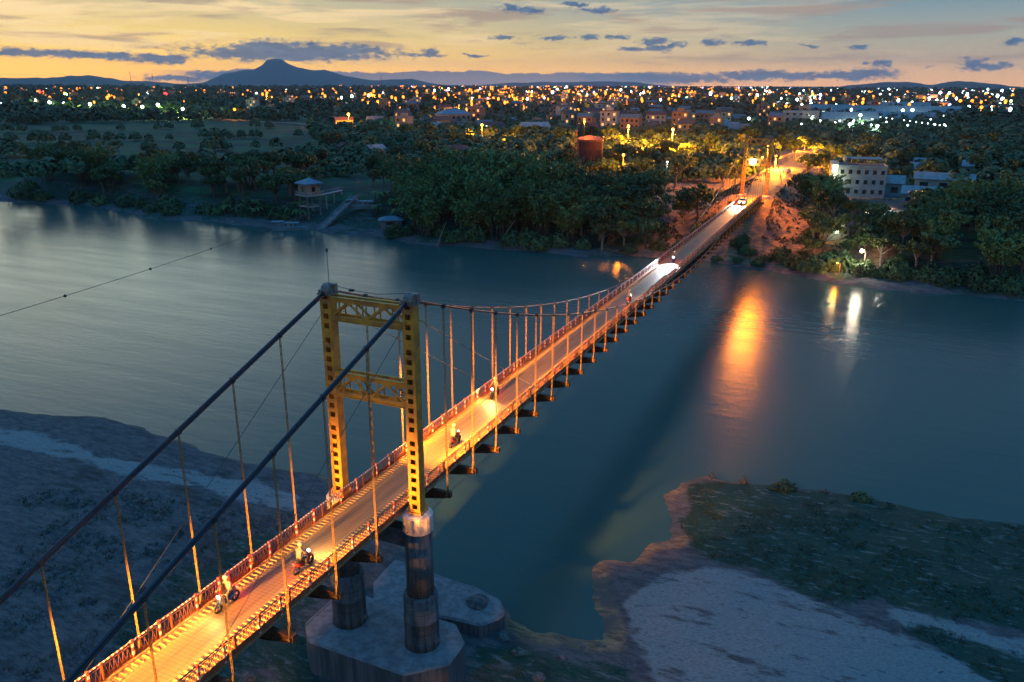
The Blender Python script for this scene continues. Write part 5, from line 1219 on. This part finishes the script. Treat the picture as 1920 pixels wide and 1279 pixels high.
def person_mesh():
    J = {'pel': (0, -.28, .88, .15), 'wai': (0, -.26, 1.06, .135), 'che': (0, -.20, 1.28, .165), 'nec': (0, -.14, 1.47, .06), 'hd0': (0, -.11, 1.56, .085), 'hd1': (0, -.09, 1.68, .105), 'hd2': (0, -.09, 1.77, .07)}
    E_ = [('pel', 'wai'), ('wai', 'che'), ('che', 'nec'), ('nec', 'hd0'), ('hd0', 'hd1'), ('hd1', 'hd2')]
    for s_, t_ in ((-1, 'l'), (1, 'r')):
        J.update({'sh'+t_: (s_*.19, -.19, 1.38, .07), 'el'+t_: (s_*.30, -.02, 1.15, .048), 'wr'+t_: (s_*.33, .22, 1.04, .034), 'ha'+t_: (s_*.33, .29, 1.02, .032),
                  'hip'+t_: (s_*.11, -.26, .84, .10), 'kn'+t_: (s_*.17, .14, .76, .068), 'an'+t_: (s_*.17, .05, .34, .045), 'to'+t_: (s_*.18, .20, .27, .04)})
        E_ += [('che', 'sh'+t_), ('sh'+t_, 'el'+t_), ('el'+t_, 'wr'+t_), ('wr'+t_, 'ha'+t_), ('pel', 'hip'+t_), ('hip'+t_, 'kn'+t_), ('kn'+t_, 'an'+t_), ('an'+t_, 'to'+t_)]
    for s_, t_ in ((-1, 'l'), (1, 'r')):
        for k in range(4):
            nm_ = 'f%d%s' % (k, t_); J[nm_] = (s_*(.30+k*.022), .335, 1.015, .010); J[nm_+'b'] = (s_*(.30+k*.022), .345, .975, .009); E_ += [('ha'+t_, nm_), (nm_, nm_+'b')]
        J['th'+t_] = (s_*.285, .30, .985, .011); E_.append(('ha'+t_, 'th'+t_))
    ks = list(J); me_ = bpy.data.meshes.new('person_skeleton'); me_.from_pydata([J[k][:3] for k in ks], [(ks.index(a), ks.index(b_)) for a, b_ in E_], [])
    o = bpy.data.objects.new('person_build', me_); C.objects.link(o)
    sm = o.modifiers.new('skin', 'SKIN'); o.modifiers.new('sub', 'SUBSURF').levels = 1
    for i, k in enumerate(ks): me_.skin_vertices[0].data[i].radius = (J[k][3],)*2
    me_.skin_vertices[0].data[0].use_root = True
    dg = bpy.context.evaluated_depsgraph_get(); out = bpy.data.meshes.new_from_object(o.evaluated_get(dg)); bpy.data.objects.remove(o)
    out.materials.clear(); sh = mat('shirt', (.12, .14, .20), .8); tr = mat('trousers', (.03, .035, .05), .8)
    for m__ in (sh, tr, M['skin']): out.materials.append(m__)
    for p__ in out.polygons:
        c = p__.center; p__.use_smooth = True
        p__.material_index = 2 if (c.z > 1.45 or (c.y > .18 and c.z > .9)) else (0 if c.z > .93 else 1)
    return out
PM = person_mesh()
hm_ = MB(); hm_.sphere((0, -.10, 1.70), .145, 14, 8, 0, (1, 1.12, .95)); HEL = hm_.mesh('helmet', mat('helmet_shell', (.35, .35, .38), .3))
def rider(bk, lab):
    o = linkobj('person', PM, None, bk.location); o.rotation_euler = bk.rotation_euler; tag(o, lab, 'person'); linkobj('helmet', HEL, o); return o
def mb_(y, x, rz, lab, paint, hcol, hpow, glow='e_headw', spot=70):
    b_ = motorbike('motorbike', (x, y, dz(y)+.004+(.05 if x > .75 else 0)), rz, lab, paint, hcol, hpow, glow, spot)
    rider(b_, 'helmeted person on the '+lab); return b_
WH = (1, .52, .14)
mb_(-13, -1.0, math.pi, 'blue motorbike coming down the near side span', 'bike2', WH, 600, spot=150)
mb_(20.5, -1.1, math.pi, 'blue motorbike coming towards the near tower on the main span', 'bike2', WH, 1500, spot=150)
mb_(-8.5, .45, 0, 'red motorbike riding away just before the near tower', 'bike', WH, 1500, spot=150)
mb_(10, .45, 0, 'red motorbike riding away just past the near tower', 'bike', WH, 1000, spot=140)
mb_(58, .5, 0, 'red motorbike riding away ahead of the others on the main span', 'bike', (1, .8, .8), 600)
mb_(86, -.2, math.pi, 'motorbike with a dazzling white headlamp near midspan', 'bike2', (.92, .92, 1), 30000, 'e_head', 80)
bpy.data.objects['motorbike.005'].location.z = dz(86)+.004
def car(pos, rz, lab, paint, hp):
    e = empty('car', pos, rz); tag(e, lab, 'car')
    L, w = 3.7, .78; pr = [(-1.85, .35), (-1.85, .85), (-1.7, .95), (-1.45, 1.42), (.1, 1.46), (.75, .98), (1.65, .82), (1.85, .62), (1.85, .35)]
    h = MB(); n = len(pr)
    wz = lambda z: w if z < 1.0 else w*.82
    h.add([(-wz(z), y, z) for y, z in pr]+[(wz(z), y, z) for y, z in pr], [tuple(range(n)), tuple(range(2*n-1, n-1, -1))]+[(k, n+k, n+(k+1) % n, (k+1) % n) for k in range(n)]); h.build('body', M[paint], e, bevel=.04)
    h = MB(); h.add([(-.60, .74, 1.02), (.60, .74, 1.02), (.57, .18, 1.40), (-.57, .18, 1.40)], [(0, 1, 2, 3)]); h.build('windscreen', M['glass'], e)
    for s_ in (-1, 1):
        for y in (-1.15, 1.15): h = MB(); h.tube([(s_*.62, y, .3), (s_*.80, y, .3)], .3, 16); h.build('wheel', M['tyre'], e)
        h = MB(); h.sphere((s_*.55, 1.84, .68), .10, 8, 5, sc=(1.2, .4, .9)); h.build('headlight', M['e_head'], e)
        h = MB(); h.box(s_*.55-.12, s_*.55+.12, -1.88, -1.84, .7, .88); h.build('tail_light', M['e_red'], e)
        if hp: slight('headlight_beam', (1, .85, .6), hp, .08, 80, e, (s_*.55, 2.0, .68), (0, 1, -.09), .9)
    return e
M['carw'] = mat('car_paint', (.55, .55, .55), .3)
car((-.5, 158, dz(158)+.004), math.pi, 'pale car with its headlights on, coming out of the far tower', 'carw', 16000)
cp = car((1.2, 238, hz(1.2, 238)+.14), -.25, 'car with red tail lights driving away behind the far tower', 'carw', 0)

# small groups: say which one, counted from the left as the photograph shows them
ORD = ['first', 'second', 'third', 'fourth', 'fifth', 'sixth', 'seventh', 'eighth', 'ninth', 'tenth', 'eleventh', 'twelfth', 'thirteenth', 'fourteenth']
grp = {}
for o in list(C.objects):
    if o.parent is None and o.get('group') and o.get('category'): grp.setdefault(o['group'], []).append(o)
for g, l in grp.items():
    if len(l) <= 14 and len(set(o['label'] for o in l)) == 1:
        key = lambda o: (Vector(o.location)-CAM).dot(AR)/(Vector(o.location)-CAM).dot(AF)
        for i, o in enumerate(sorted(l, key=key)):
            w_ = o['label'].split()
            o['label'] = ' '.join((w_+[',', ORD[i], 'from the left'])).replace(' ,', ',')
    elif len(l) > 14:
        side_ = lambda o: (Vector(o.location)-CAM).dot(AR)/(Vector(o.location)-CAM).dot(AF)
        dep = lambda o: (Vector(o.location)-CAM).length
        xs_ = sorted(side_(o) for o in l); ds_ = sorted(dep(o) for o in l)
        for o in l:
            k = sum(side_(o) > xs_[len(xs_)*j//4] for j in (1, 2, 3)); far_ = dep(o) > ds_[len(ds_)//2]
            suf = ', '+('left end', 'left of middle', 'right of middle', 'right end')[k]+', '+('back row' if far_ else 'front row')
            if len((o['label']+suf).split()) <= 16: o['label'] = o['label']+suf

# ------------------------------------------------------------------ the evening haze
m_ = bpy.data.materials.new('haze_air'); m_.use_nodes = True; N = NT(m_.node_tree); N.n.clear()
o_ = N.node('ShaderNodeOutputMaterial'); v_ = N.node('ShaderNodeVolumePrincipled'); v_.inputs['Color'].default_value = (.62, .80, 1.0, 1); v_.inputs['Density'].default_value = 3.0e-5; v_.inputs['Anisotropy'].default_value = 0.0
N.l.new(v_.outputs[0], o_.inputs['Volume']); m_.cycles.homogeneous_volume = True
h = MB(); h.box(-26000, 26000, -3000, 27500, -8, 800); o = h.build('haze', m_); tag(o, kind='stuff'); o.display_type = 'WIRE'
